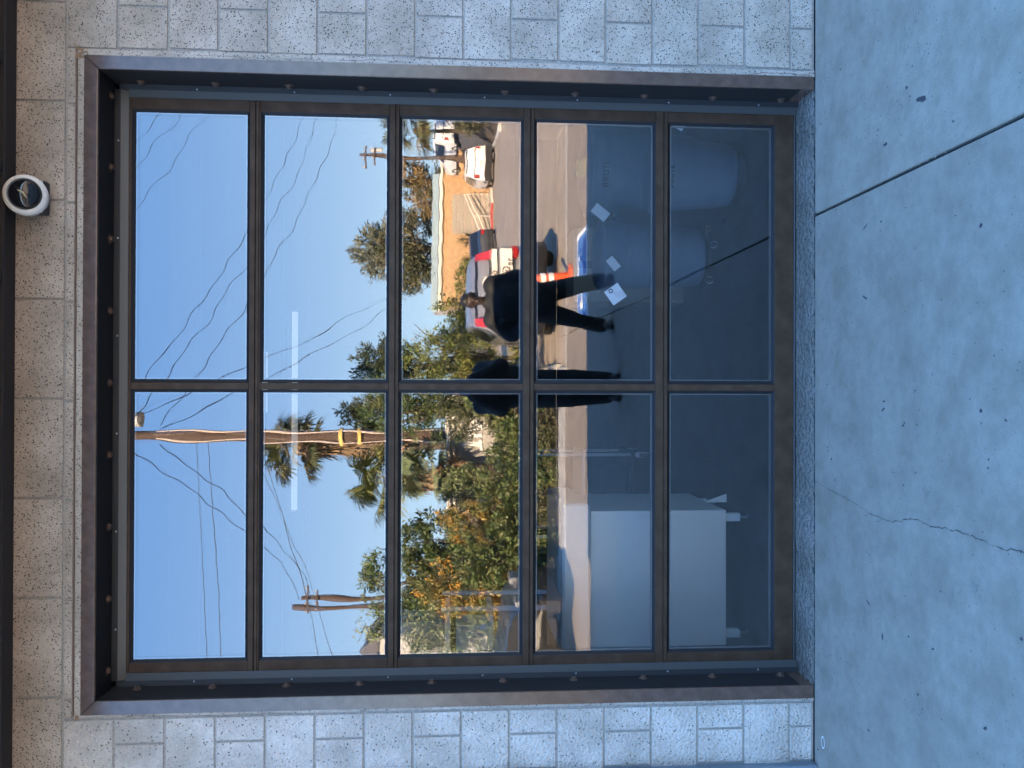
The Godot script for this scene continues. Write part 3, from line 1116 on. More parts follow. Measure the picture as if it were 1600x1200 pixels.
func bins() -> void:
	var body := paint(0.11, 0.15, 0.22, 0.5)
	var ink := paint(0.010, 0.012, 0.016, 0.6)
	var font := SystemFont.new()
	font.font_names = PackedStringArray(["Droid Sans"])
	font.font_weight = 800
	var spots := [[1.165, -0.965, 0.205, 0.43, 0.05, "low grey blue bin nearest the glass, on the right"], [1.36, -1.66, 0.27, 0.70, 0.04, "tall grey blue bin standing behind the low right one"], [0.80, -1.50, 0.21, 0.62, 0.06, "grey blue bin beside the floor joint, on a wheeled dolly"]]
	for q in spots:
		var b := thing("waste_bin", q[5], "bin", Vector3(q[0], 0, q[1]), "grey blue waste bins")
		var r: float = q[2]
		var h: float = q[3]
		var y0: float = q[4]
		var mb := MB.new()
		var k := Vector3(0, y0, 0)
		mb.lathe_smooth(k, Vector3.UP, [[0.0, 0.0], [r * 0.72, 0.0], [r * 0.80, 0.012], [r * 0.84, 0.05], [r * 0.95, h * 0.80]], 40)
		part("drum", mb, body, b)
		mb = MB.new()
		mb.lathe(k, Vector3.UP, [[r * 0.95, h * 0.80], [r * 1.0, h * 0.805], [r * 1.01, h * 0.97], [r * 1.06, h * 0.975], [r * 1.06, h], [r * 0.98, h], [r * 0.93, h * 0.80]], 40)
		part("rim", mb, body, b)
		mb = MB.new()
		mb.lathe_smooth(k, Vector3.UP, [[r * 1.0, h + 0.002], [r * 0.9, h + 0.018], [r * 0.4, h + 0.03], [0.0, h + 0.032]], 40)
		part("lid", mb, body, b)
		for s in [-1.0, 1.0]:
			mb = MB.new()
			mb.tube([Vector3(s * r * 1.0, y0 + h * 0.84, 0.05), Vector3(s * r * 1.22, y0 + h * 0.84, 0.04), Vector3(s * r * 1.22, y0 + h * 0.84, -0.04), Vector3(s * r * 1.0, y0 + h * 0.84, -0.05)], [0.012, 0.013, 0.013, 0.012], 8)
			part("handle", mb, body, b)
		if q[2] != 0.21:
			var tm := TextMesh.new()
			tm.text = "BRUTE"
			tm.font = font
			tm.font_size = 32
			tm.pixel_size = r * 0.55 / 90.0
			tm.depth = 0.003
			var a := -0.30
			var o := inst("lettering", tm, ink, b, Vector3(sin(a) * r * 1.013, y0 + h * 0.885, cos(a) * r * 1.013))
			o.rotation.y = a
		if q[2] == 0.205:
			mb = MB.new()
			mb.lathe(Vector3.ZERO, Vector3.UP, [[0.0, 0.002], [r * 0.7, 0.002], [r * 0.7, 0.05], [0.0, 0.05]], 24)
			part("plinth", mb, ink, b)
	var dl := thing("bin_dolly", "low round dolly on pale ringed casters under a bin", "dolly", Vector3(0.80, 0, -1.50))
	var mb := MB.new()
	mb.lathe(Vector3.ZERO, Vector3.UP, [[0.0, 0.045], [0.19, 0.045], [0.19, 0.0595], [0.0, 0.0595]], 32)
	part("tray", mb, paint(0.03, 0.03, 0.035, 0.6), dl)
	for a in [0.3, 1.4, 2.5, 4.0, 5.2]:
		var p := Vector3(sin(a) * 0.17, 0.0225, cos(a) * 0.17)
		mb = MB.new()
		mb.cyl(p + Vector3(-0.008, 0, 0), p + Vector3(0.008, 0, 0), 0.0225, 0.0225, 18)
		var w := part("caster", mb, paint(0.03, 0.03, 0.03, 0.6), dl)
		mb = MB.new()
		mb.lathe(p + Vector3(0.0, 0, 0), Vector3.FORWARD * -1.0, [[0.018, 0.0081], [0.0225, 0.0081], [0.0225, 0.0095], [0.018, 0.0095], [0.018, 0.0081]], 18)
		part("rim", mb, paint(0.5, 0.5, 0.5, 0.4), w)
	# a carton behind the bins
	var bx := thing("cardboard_box", "large brown cardboard box standing behind the bins", "box", Vector3(0.83, 0, -2.25))
	mb = MB.new()
	mb.box(Vector3(0, 0.38, 0), Vector3(0.50, 0.76, 0.40), 0.004)
	part("carton", mb, paint(0.25, 0.205, 0.15, 0.9), bx)
	mb = MB.new()
	mb.box(Vector3(0, 0.55, 0.2006), Vector3(0.05, 0.36, 0.001))
	part("tape", mb, paint(0.05, 0.05, 0.05, 0.5), bx)
	# sheets of paper, taped up
	var papers := [[Vector3(0.42, 0.833, -0.222), 0.075, 0.62, "white card with a round mark taped inside the glass"], [Vector3(1.375, 0.42, -0.70), 0.10, 1.05, "white sheet hanging over the low right bin"], [Vector3(1.02, 0.715, -1.28), 0.10, 0.9, "white sheet on the rim of the tall bin"], [Vector3(0.72, 0.64, -1.27), 0.08, 0.7, "white sheet on the bin beside the floor joint"]]
	for i in papers.size():
		var q: Array = papers[i]
		var pp := thing("paper_sheet", q[3], "paper", q[0], "loose sheets of paper")
		mb = MB.new()
		mb.box(Vector3.ZERO, Vector3(q[1], q[1] * (1.0 if i == 0 else 0.62), 0.0006), 0.0, Transform3D(Basis(Vector3(0, 0, 1), q[2]) * Basis(Vector3(1, 0, 0), 0.0 if i == 0 else -0.5), Vector3.ZERO))
		part("sheet", mb, mats.paper, pp)
		if i == 0:
			mb = MB.new()
			for k in 16:
				var a := TAU * k / 16.0
				var b := TAU * (k + 1) / 16.0
				var o := Vector3(0.014, 0.022, 0.0006)
				mb.quad(o + Vector3(cos(a), sin(a), 0) * 0.006, o + Vector3(cos(a), sin(a), 0) * 0.0105, o + Vector3(cos(b), sin(b), 0) * 0.0105, o + Vector3(cos(b), sin(b), 0) * 0.006)
			part("printed_ring", mb, ink, pp)
			mb = MB.new()
			for k in 5:
				mb.box(Vector3(-0.004 - 0.003 * k, 0.002 - 0.0085 * k, 0.0006), Vector3(0.034, 0.0015, 0.0004), 0.0, Transform3D(Basis(Vector3(0, 0, 1), 0.62), Vector3.ZERO))
			part("printed_lines", mb, paint(0.2, 0.22, 0.3, 0.8), pp)
	var cd := thing("hanging_cord", "yellowish cord hanging down beside the right hand bin", "cord", Vector3(1.17, 0, -0.46))
	mb = MB.new()
	var cp := []
	var cr := []
	for i in 14:
		var t := i / 13.0
		cp.append(Vector3(0.20 - 0.22 * t + 0.03 * sin(t * 5.0), 0.16 - 0.155 * sin(t * 2.2), 0.05 * t))
		cr.append(0.004)
	mb.tube(cp, cr, 6)
	part("cord", mb, paint(0.25, 0.20, 0.10, 0.6), cd)
	var rl := thing("tape_roll", "yellow roll of tape on the tall bin's lid", "tape", Vector3(1.34, 0.774, -1.50))
	mb = MB.new()
	mb.lathe(Vector3.ZERO, Vector3.UP, [[0.035, 0.0], [0.055, 0.0], [0.055, 0.045], [0.035, 0.045], [0.035, 0.0]], 24)
	part("roll", mb, paint(0.5, 0.42, 0.08, 0.5), rl)

func cart() -> void:
	var c := thing("wheeled_cart", "steel cart with a pale caster deep in the dark room", "cart", Vector3(-0.62, 0, -2.95))
	var m := paint(0.72, 0.75, 0.78, 0.4, 0.4)
	var dk := paint(0.02, 0.02, 0.022, 0.5)
	for x in [-0.55, 0.09]:
		for z in [-0.45, 0.0]:
			var mb := MB.new()
			mb.cyl(Vector3(x, 0.13, z), Vector3(x, 0.95, z), 0.014, 0.014, 10)
			part("post", mb, m, c)
			mb = MB.new()
			mb.cyl(Vector3(x - 0.014, 0.056, z + 0.02), Vector3(x + 0.014, 0.056, z + 0.02), 0.056, 0.056, 24)
			var w := part("caster", mb, dk, c)
			mb = MB.new()
			mb.cyl(Vector3(x - 0.017, 0.056, z + 0.02), Vector3(x + 0.017, 0.056, z + 0.02), 0.040, 0.040, 20)
			part("hub", mb, m, w)
			mb = MB.new()
			mb.box(Vector3(x, 0.095, z + 0.012), Vector3(0.042, 0.075, 0.03), 0.004)
			part("fork", mb, m, w)
	for y in [0.16, 0.55, 0.93]:
		var mb := MB.new()
		mb.box(Vector3(-0.23, y, -0.225), Vector3(0.70, 0.03, 0.50), 0.004)
		part("deck", mb, m if y > 0.2 else dk, c)
	var mb := MB.new()
	mb.box(Vector3(-0.23, 0.30, -0.2), Vector3(0.42, 0.24, 0.34), 0.02)
	part("motor_box", mb, dk, c)

# ---------------------------------------------------------------- street behind the camera
func slope(z: float) -> float:
	return 0.0 if z < 8.0 else -0.0225 * (minf(z, 62.0) - 8.0)

func ground_strip(x0: float, x1: float, z0: float, z1: float, lift: float, thick: float, n: int) -> MB:
	# a strip that follows the fall of the street
	var mb := MB.new()
	for i in n:
		var a := lerpf(z0, z1, i / float(n))
		var b := lerpf(z0, z1, (i + 1) / float(n))
		var ya := slope(a) + lift
		var yb := slope(b) + lift
		mb.quad(Vector3(x0, ya, b * 0 + a), Vector3(x0, yb, b), Vector3(x1, yb, b), Vector3(x1, ya, a))
		if thick > 0:
			mb.quad(Vector3(x0, ya - thick, a), Vector3(x0, yb - thick, b), Vector3(x0, yb, b), Vector3(x0, ya, a))
			mb.quad(Vector3(x1, ya, a), Vector3(x1, yb, b), Vector3(x1, yb - thick, b), Vector3(x1, ya - thick, a))
	if thick > 0:
		mb.quad(Vector3(x0, slope(z0) + lift - thick, z0), Vector3(x0, slope(z0) + lift, z0), Vector3(x1, slope(z0) + lift, z0), Vector3(x1, slope(z0) + lift - thick, z0))
	return mb

func street() -> void:
	var asphalt := paint(1.0, 0.89, 0.75, 0.9)
	asphalt.albedo_texture = speck_image(512, Color(0.64, 0.62, 0.60), [[2500, 0.6, 1.3, Color(0.52, 0.5, 0.49), Color(0.72, 0.7, 0.68)]], 51)
	triplanar(asphalt, 1.7)
	asphalt.detail_enabled = true
	asphalt.detail_blend_mode = BaseMaterial3D.BLEND_MODE_MUL
	asphalt.detail_uv_layer = BaseMaterial3D.DETAIL_UV_2
	asphalt.detail_albedo = noise_tex(noise(FastNoiseLite.TYPE_SIMPLEX_SMOOTH, 0.01, 4, 23), 512, Color(0.82, 0.81, 0.80), Color(1, 1, 1))
	asphalt.uv2_triplanar = true
	asphalt.uv2_world_triplanar = true
	asphalt.uv2_scale = Vector3.ONE / 9.0
	mats.asphalt = asphalt
	var soil := paint(0.13, 0.10, 0.07, 0.95)
	soil.albedo_texture = noise_tex(noise(FastNoiseLite.TYPE_SIMPLEX, 0.05, 4, 71), 256, Color(0.6, 0.6, 0.6), Color(1, 1, 1))
	triplanar(soil, 1.2)
	var conc := mats.slab2.duplicate() as StandardMaterial3D
	conc.albedo_color = lin(1, 0.96, 0.88)

	var ter := structure("terrain")
	var mb := MB.new()
	mb.quad(Vector3(-600, -1.32, 7.0), Vector3(-600, -1.32, 900), Vector3(600, -1.32, 900), Vector3(600, -1.32, 7.0))
	part("ground_sheet", mb, soil, ter)
	mb = MB.new()
	mb.box(Vector3(0, -0.2, -20), Vector3(1200, 0.08, 55.0))
	part("ground_sheet", mb, soil, ter)
	var rd := structure("road")
	part("carriageway", ground_strip(0.34, 60, 7.76, 62, -0.03, 0.0, 10), asphalt, rd)
	part("side_verge", ground_strip(-60, 0.34, 8.44, 62, -0.04, 0.0, 10), soil, rd)
	var kb := structure("kerb")
	mb = MB.new()
	mb.box(Vector3(3.6, -0.075, 7.675), Vector3(6.5, 0.15, 0.155), 0.012)
	part("kerb_stone", mb, conc, kb)
	mb = MB.new()
	mb.box(Vector3(-3.45, -0.072, 8.02), Vector3(7.56, 0.15, 0.84), 0.012)
	part("footway_slab", mb, conc, kb)
	mb = MB.new()
	mb.box(Vector3(0.335, -0.05, 9.9), Vector3(0.12, 0.16, 2.9), 0.012)
	part("kerb_stone", mb, conc, kb)
	# far kerbs, one length painted red
	var white_kerb := paint(0.55, 0.52, 0.46, 0.8)
	var red_kerb := paint(0.42, 0.055, 0.04, 0.7)
	for q in [[3.0, 10.2, white_kerb], [10.21, 12.4, red_kerb], [12.41, 13.4, white_kerb]]:
		mb = MB.new()
		mb.box(Vector3((q[0] + q[1]) / 2, slope(51.5) + 0.05, 51.5), Vector3(q[1] - q[0], 0.2, 0.3), 0.02)
		part("kerb_stone", mb, q[2], kb)
	mb = MB.new()
	var a := Vector3(12.2, slope(35) + 0.04, 34.5)
	var b := Vector3(15.9, slope(51) + 0.04, 51.5)
	var d := (b - a)
	mb.box(Vector3.ZERO, Vector3(0.3, 0.2, d.length()), 0.02, Transform3D(Basis.looking_at(-d.normalized()), (a + b) / 2))
	part("kerb_stone", mb, white_kerb, kb)
	# raised bank on the right, with planting on it
	var bk := structure("planted_bank")
	mb = MB.new()
	var prof := [Vector3(12.5, -0.9, 34.6), Vector3(16.2, -1.2, 51.4), Vector3(40, -1.2, 51.4), Vector3(40, -0.9, 34.6)]
	mb.quad(Vector3(12.6, slope(35), 34.7), Vector3(16.1, slope(51), 51.4), Vector3(18.2, 1.2, 52.0), Vector3(15.2, 1.0, 38.0))
	mb.quad(Vector3(15.2, 1.0, 38.0), Vector3(18.2, 1.2, 52.0), Vector3(40, 1.3, 52.0), Vector3(40, 1.0, 38.0))
	part("bank_slope", mb, soil, bk)
	# strip of pavement in front of the tan wall
	var fs := structure("far_footway")
	mb = MB.new()
	mb.box(Vector3(8.2, slope(53.8) + 0.02, 53.85), Vector3(11.5, 0.2, 4.3), 0.02)
	part("paving", mb, conc, fs)
	parking_symbol()
	far_buildings()

func parking_symbol() -> void:
	# blue square with a white wheelchair figure, painted on the apron
	var s := structure("parking_marking")
	var blue := paint(0.045, 0.16, 0.42, 0.7)
	var white := paint(0.75, 0.75, 0.73, 0.7)
	var o := Vector3(1.36, 0, 6.16)
	var flat := func(mb: MB, p: Array, y: float) -> void:
		for i in range(1, p.size() - 1):
			mb.tri(o + Vector3(p[0].x, y, p[0].y), o + Vector3(p[i].x, y, p[i].y), o + Vector3(p[i + 1].x, y, p[i + 1].y))
	var mb := MB.new()
	flat.call(mb, [Vector2(-0.56, -0.46), Vector2(-0.56, 0.46), Vector2(0.56, 0.46), Vector2(0.56, -0.46)], 0.004)
	part("border", mb, white, s)
	mb = MB.new()
	flat.call(mb, [Vector2(-0.49, -0.39), Vector2(-0.49, 0.39), Vector2(0.49, 0.39), Vector2(0.49, -0.39)], 0.008)
	part("field", mb, blue, s)
	mb = MB.new()
	for i in 20:                                   # wheel
		var a := -0.6 + i * 0.225
		var b := a + 0.225
		flat.call(mb, [Vector2(cos(a), sin(a)) * 0.20, Vector2(cos(b), sin(b)) * 0.20, Vector2(cos(b), sin(b)) * 0.27, Vector2(cos(a), sin(a)) * 0.27].map(func(q): return Vector2(q.x + 0.06, q.y * 1.15 + 0.03)), 0.012)
	for q in [[-0.06, -0.28, 0.09, 0.30], [-0.20, -0.02, 0.24, 0.08], [-0.34, 0.0, 0.08, 0.26]]:
		flat.call(mb, [Vector2(q[0] - q[2] / 2, q[1] - q[3] / 2), Vector2(q[0] - q[2] / 2, q[1] + q[3] / 2), Vector2(q[0] + q[2] / 2, q[1] + q[3] / 2), Vector2(q[0] + q[2] / 2, q[1] - q[3] / 2)], 0.012)
	part("wheelchair_figure", mb, white, s)

func far_buildings() -> void:
	var g := slope(56)
	var w := thing("stucco_wall_building", "low tan stucco building with a wide blank wall beyond the street", "building", Vector3(11.7, g, 56))
	var tan := paint(0.56, 0.36, 0.19, 0.9)
	tan.albedo_texture = noise_tex(noise(FastNoiseLite.TYPE_SIMPLEX, 0.02, 4, 81), 256, Color(0.85, 0.84, 0.83), Color(1, 1, 1))
	triplanar(tan, 3.0)
	var mb := MB.new()
	mb.box(Vector3(0.0, 1.75, 3.0), Vector3(11.2, 3.5, 6.0), 0.03)
	part("wall", mb, tan, w)
	mb = MB.new()
	mb.box(Vector3(0.0, 3.55, -0.02), Vector3(11.3, 0.14, 0.2), 0.02)
	part("coping", mb, paint(0.7, 0.62, 0.5, 0.8), w)
	mb = MB.new()
	mb.box(Vector3(0.9, 1.45, -0.06), Vector3(2.7, 2.9, 0.1), 0.01)
	var gate := part("roller_gate", mb, paint(0.34, 0.30, 0.24, 0.7), w)
	for i in 9:
		mb = MB.new()
		mb.box(Vector3(0.9, 0.3 + 0.3 * i, -0.125), Vector3(2.6, 0.24, 0.03), 0.01)
		part("slat", mb, paint(0.36 + 0.03 * (i % 2), 0.32, 0.26, 0.7), gate)
	mb = MB.new()
	mb.box(Vector3(3.4, 1.75, -0.04), Vector3(0.35, 3.5, 0.1), 0.01)
	part("pilaster", mb, paint(0.46, 0.28, 0.14, 0.9), w)
	var rail := thing("ramp_rail", "white sloping ramp handrail in front of the tan wall", "handrail", Vector3(12.6, g, 55.2))
	for k in 2:
		mb = MB.new()
		mb.tube([Vector3(1.2, 1.95 - 0.28 * k, 0), Vector3(-0.4, 1.15 - 0.28 * k, 0), Vector3(-1.4, 0.75 - 0.25 * k, 0)], [0.035, 0.035, 0.035], 6)
		part("rail", mb, paint(0.75, 0.7, 0.62, 0.6), rail)
	for q in [[1.15, 1.93], [-0.4, 1.15], [-1.35, 0.77]]:
		mb = MB.new()
		mb.cyl(Vector3(q[0], 0.1, 0), Vector3(q[0], q[1], 0), 0.03, 0.03, 6)
		part("post", mb, paint(0.75, 0.7, 0.62, 0.6), rail)
	var h := thing("long_white_building", "long pale building with a light blue roof band behind the tan wall", "building", Vector3(12.3, slope(66), 66))
	mb = MB.new()
	mb.box(Vector3(0, 2.2, 3.0), Vector3(11.5, 4.4, 6.0), 0.02)
	part("wall", mb, paint(0.62, 0.56, 0.48, 0.8), h)
	mb = MB.new()
	mb.box(Vector3(0, 4.30, -0.1), Vector3(11.9, 0.55, 0.3), 0.02)
	part("roof_band", mb, paint(0.30, 0.40, 0.46, 0.6), h)
	mb = MB.new()
	mb.box(Vector3(0, 3.93, -0.16), Vector3(11.9, 0.10, 0.3), 0.02)
	part("roof_trim", mb, paint(0.75, 0.68, 0.62, 0.6), h)
	for i in 6:
		mb = MB.new()
		mb.box(Vector3(-4.8 + 1.9 * i, 3.1, -0.03), Vector3(1.0, 0.7, 0.08), 0.01)
		part("window", mb, paint(0.05, 0.07, 0.09, 0.15), h)
	# plain grey shed behind the shrubs, with white letters on its side
	var sh := thing("grey_shed", "pale grey shed with white letters hidden among the shrubs", "shed", Vector3(-1.75, slope(16), 16.2))
	mb = MB.new()
	mb.box(Vector3(0, 0.90, 1.4), Vector3(3.7, 1.8, 2.8), 0.02)
	part("wall", mb, paint(0.40, 0.38, 0.35, 0.7), sh)
	mb = MB.new()
	mb.box(Vector3(0, 1.86, 1.4), Vector3(3.95, 0.10, 3.1), 0.02)
	part("roof", mb, paint(0.72, 0.68, 0.60, 0.6), sh)
	mb = MB.new()
	mb.box(Vector3(0, 1.74, -0.03), Vector3(3.8, 0.07, 0.06), 0.01)
	part("eaves_trim", mb, paint(0.75, 0.72, 0.66, 0.6), sh)
	var tm := TextMesh.new()
	tm.text = "MI"
	var font := SystemFont.new()
	font.font_names = PackedStringArray(["Droid Sans"])
	font.font_weight = 800
	tm.font = font
	tm.font_size = 64
	tm.pixel_size = 0.0115
	tm.depth = 0.03
	var o := inst("lettering", tm, paint(0.8, 0.8, 0.78, 0.6), sh, Vector3(0.72, 1.28, -0.02))
	o.rotation.y = PI
	# roof and vent of a house far off on the left
	var hs := thing("far_house", "small grey gabled house roof far off beyond the shrubs", "house", Vector3(-14.4, slope(42), 42))
	mb = MB.new()
	mb.box(Vector3(0, 3.3, 2.0), Vector3(1.9, 6.6, 4.0), 0.03)
	part("wall", mb, paint(0.5, 0.48, 0.46, 0.8), hs)
	mb = MB.new()
	mb.prism([Vector3(-1.15, 6.55, -0.2), Vector3(1.15, 6.55, -0.2), Vector3(0.0, 7.4, -0.2)], Vector3(0, 0, 4.4))
	part("roof", mb, paint(0.12, 0.12, 0.14, 0.8), hs)
	mb = MB.new()
	mb.box(Vector3(0.1, 5.7, -0.03), Vector3(0.7, 0.8, 0.08), 0.01)
	part("window", mb, paint(0.06, 0.07, 0.09, 0.2), hs)

# ---------------------------------------------------------------- plants
func leaf_mat(key: String) -> StandardMaterial3D:
	if not mats.has(key):
		var m := paint(1, 1, 1, 0.55)
		m.albedo_color = Color.WHITE
		m.vertex_color_use_as_albedo = true
		m.backlight_enabled = true
		m.backlight = Color(0.5, 0.5, 0.35)
		mats[key] = m
	return mats[key]

func foliage(blobs: Array, count: int, leaf: float, wide: float, cols: Array, sd: int, clumps: int = 26, droop: float = 0.0) -> MB:
	# leaf-sized faces gathered in clumps through the crown's volume
	var r := RandomNumberGenerator.new()
	r.seed = sd
	var mb := MB.new()
	mb.use_col = true
	var sum := 0.0
	for b in blobs:
		sum += b[1].x * b[1].y * b[1].z
	for b in blobs:
		var share: float = b[1].x * b[1].y * b[1].z / sum
		var nb := int(count * pow(share, 0.8) * pow(blobs.size(), -0.2))
		var kc := maxi(6, int(clumps * (0.5 + share)))
		for q in kc:
			var d := Vector3(r.randfn(), r.randfn(), r.randfn()).normalized() * pow(r.randf(), 0.38)
			var cc: Vector3 = b[0] + d * b[1]
			var size: float = (b[1].x + b[1].y + b[1].z) / 3.0 * r.randf_range(0.20, 0.36)
			var tone: Color = cols[r.randi() % cols.size()]
			for i in nb / kc:
				var g := Vector3(r.randfn(), r.randfn() * 0.8, r.randfn()) * 0.5
				if g.length() > 1.15:
					g = g.normalized() * r.randf()
				var p := cc + g * size
				var dir := (Vector3(r.randfn(), r.randfn(), r.randfn()) + d * 0.8 + Vector3(0, 0.25 - droop * 2.0, 0)).normalized()
				var side := dir.cross(Vector3(r.randfn(), r.randfn(), r.randfn())).normalized()
				var ll := leaf * r.randf_range(0.6, 1.25)
				var ww := ll * wide
				var k := r.randf_range(0.72, 1.3)
				k *= 1.4
				mb.col = Color(tone.r * k, tone.g * k, tone.b * k * r.randf_range(0.8, 1.1))
				var nn := dir.cross(side).normalized()
				var a := mb.vert(p, nn)
				mb.vert(p + dir * ll * 0.45 + side * ww * 0.5 - nn * ll * 0.06, nn)
				mb.vert(p + dir * ll, nn)
				mb.vert(p + dir * ll * 0.45 - side * ww * 0.5 - nn * ll * 0.06, nn)
				mb.t.append_array([a, a + 1, a + 2, a, a + 2, a + 3])
	return mb

func wood() -> StandardMaterial3D:
	if not mats.has("bark"):
		var m := paint(0.16, 0.125, 0.09, 0.9)
		m.albedo_texture = noise_tex(noise(FastNoiseLite.TYPE_SIMPLEX, 0.06, 4, 91), 256, Color(0.55, 0.55, 0.55), Color(1, 1, 1))
		triplanar(m, 0.5)
		mats.bark = m
	return mats.bark

func limbs(h: float, spread: float, r0: float, n: int, sd: int) -> MB:
	var r := RandomNumberGenerator.new()
	r.seed = sd
	var mb := MB.new()
	for i in n:
		var a := TAU * i / n + r.randf()
		var out := Vector3(cos(a), 0, sin(a)) * spread * r.randf_range(0.4, 0.9)
		var p := [Vector3(0, h * 0.18, 0)]
		var q := [r0 * 0.6]
		for k in 5:
			var t := (k + 1) / 5.0
			p.append(out * t * t + Vector3(r.randfn() * 0.03, h * (0.2 + 0.65 * t), r.randfn() * 0.03) * Vector3(spread, 1, spread))
			q.append(r0 * 0.6 * (1.0 - 0.85 * t))
		mb.tube(p, q, 6)
	return mb

func shrub(called: String, label: String, cat: String, x: float, z: float, hw: float, h: float, cols: Array, count: int, leaf: float, wide: float, sd: int, group: String, droop: float = 0.0, lift: float = 0.0) -> Node3D:
	var r := RandomNumberGenerator.new()
	r.seed = sd * 13 + 5
	var o := thing(called, label, cat, Vector3(x, slope(z) - 0.04, z), group)
	var tk := MB.new()
	tk.tube([Vector3.ZERO, Vector3(0.02, h * 0.2, 0.01), Vector3(-0.02, h * 0.42, 0.0), Vector3(0.01, h * 0.7, 0.02)], [0.05 * h * 0.5, 0.04 * h * 0.5, 0.03 * h * 0.5, 0.008 * h], 7)
	var t := part("trunk", tk, wood(), o)
	part("limbs", limbs(h, hw, 0.022 * h, 6, sd + 3), wood(), t)
	var blobs := []
	var low := lift * h
	blobs.append([Vector3(0, low + (h - low) * 0.60, 0), Vector3(hw * 0.86, (h - low) * 0.36, hw * 0.8)])
	for i in 5:
		var a := TAU * i / 5.0 + r.randf()
		var yy := low + (h - low) * r.randf_range(0.30, 0.80)
		var s := r.randf_range(0.34, 0.52)
		blobs.append([Vector3(cos(a) * hw * 0.55, yy, sin(a) * hw * 0.5), Vector3(hw * s, (h - low) * s * 0.55, hw * s)])
	blobs.append([Vector3(r.randfn() * hw * 0.2, h * 0.88, 0), Vector3(hw * 0.4, h * 0.13, hw * 0.4)])
	if lift == 0.0:
		blobs.append([Vector3(0, h * 0.2, 0), Vector3(hw * 0.8, h * 0.2, hw * 0.75)])
	part("crown", foliage(blobs, count, leaf, wide, cols, sd, 30, droop), leaf_mat("leaf"), o)
	return o

func fan_palm(label: String, x: float, z: float, base: float, h: float, r: float, fronds: int, skirt: float, cols: Array, sd: int, group: String) -> Node3D:
	var rr := RandomNumberGenerator.new()
	rr.seed = sd
	var o := thing("fan_palm", label, "palm", Vector3(x, base, z), group)
	var tk := MB.new()
	var pts := []
	var rad := []
	for i in 9:
		var t := i / 8.0
		pts.append(Vector3(0.06 * sin(t * 3.0), h * t, 0.05 * sin(t * 2.0 + 1)))
		rad.append(lerpf(0.20, 0.13, t) * (1.0 + 0.04 * sin(i * 2.7)))
	tk.tube(pts, rad, 10)
	part("trunk", tk, wood(), o)
	var top := Vector3(0.06 * sin(3.0), h, 0.05 * sin(3.0))
	var mb := MB.new()
	mb.use_col = true
	for f in fronds:
		var a := rr.randf() * TAU
		var el := rr.randf_range(-0.75, 1.25)
		var dir := Vector3(cos(a) * cos(el), sin(el), sin(a) * cos(el))
		var pet := r * rr.randf_range(0.42, 0.6)
		var hub := top + dir * pet
		var k := rr.randf_range(0.7, 1.25)
		var tone: Color = cols[rr.randi() % cols.size()]
		mb.col = Color(tone.r * k, tone.g * k, tone.b * k)
		var side := dir.cross(Vector3.UP).normalized()
		var up := side.cross(dir).normalized()
		mb.tri(top, hub + side * 0.012, hub - side * 0.012)
		var segs := 20
		for s in segs:
			var w := lerpf(-1.9, 1.9, s / float(segs - 1))
			var d2 := (dir * cos(w) + side * sin(w) + up * 0.15 * cos(w * 2.0)).normalized()
			var ln := r * rr.randf_range(0.42, 0.58) * (1.0 - 0.25 * absf(w) / 1.9)
			var w2 := d2.cross(up).normalized() * (0.022 + 0.03 * r)
			var mid := hub + d2 * ln * 0.6
			var tip := hub + d2 * ln + Vector3(0, -ln * rr.randf_range(0.12, 0.45), 0)
			mb.tri(hub, mid + w2 * 0.5, mid - w2 * 0.5)
			mb.tri(mid + w2 * 0.5, tip, mid - w2 * 0.5)
	part("crown", mb, leaf_mat("leaf"), o)
	if skirt > 0:
		# dead fronds hanging against the trunk
		var sk := MB.new()
		sk.use_col = true
		for i in int(skirt * 420):
			var a := rr.randf() * TAU
			var y := h - rr.randf() * skirt
			var ln := rr.randf_range(0.35, 0.8)
			var k := rr.randf_range(0.6, 1.3)
			sk.col = Color(0.30 * k, 0.20 * k, 0.11 * k)
			var p := Vector3(cos(a) * 0.14, y, sin(a) * 0.14)
			var q := p + Vector3(cos(a) * rr.randf_range(0.08, 0.34), -ln, sin(a) * rr.randf_range(0.08, 0.34))
			var s := Vector3(-sin(a), rr.randf_range(-0.2, 0.2), cos(a)) * rr.randf_range(0.012, 0.035)
			sk.tri(p, q + s, q - s)
			sk.tri(p - s, p + s, q)
		part("dead_fronds", sk, leaf_mat("leaf"), o)
	return o

func yucca(label: String, x: float, z: float, h: float, sd: int, group: String) -> void:
	var rr := RandomNumberGenerator.new()
	rr.seed = sd
	var o := thing("yucca", label, "plant", Vector3(x, slope(z), z), group)
	var tk := MB.new()
	tk.tube([Vector3.ZERO, Vector3(0.1, h * 0.35, 0), Vector3(0.0, h * 0.65, 0.05)], [0.16, 0.12, 0.09], 8)
	part("trunk", tk, wood(), o)
	var mb := MB.new()
	mb.use_col = true
	for hd in [Vector3(0, h * 0.68, 0), Vector3(0.4, h * 0.5, 0.1), Vector3(-0.35, h * 0.55, 0)]:
		for i in 60:
			var d := Vector3(rr.randfn(), rr.randfn() + 0.4, rr.randfn()).normalized()
			var s := d.cross(Vector3.UP).normalized() * 0.05
			var k := rr.randf_range(0.6, 1.3)
			mb.col = Color(0.055 * k, 0.075 * k, 0.03 * k)
			mb.tri(hd + s, hd + d * rr.randf_range(0.5, 0.9), hd - s)
	part("leaves", mb, leaf_mat("leaf"), o)

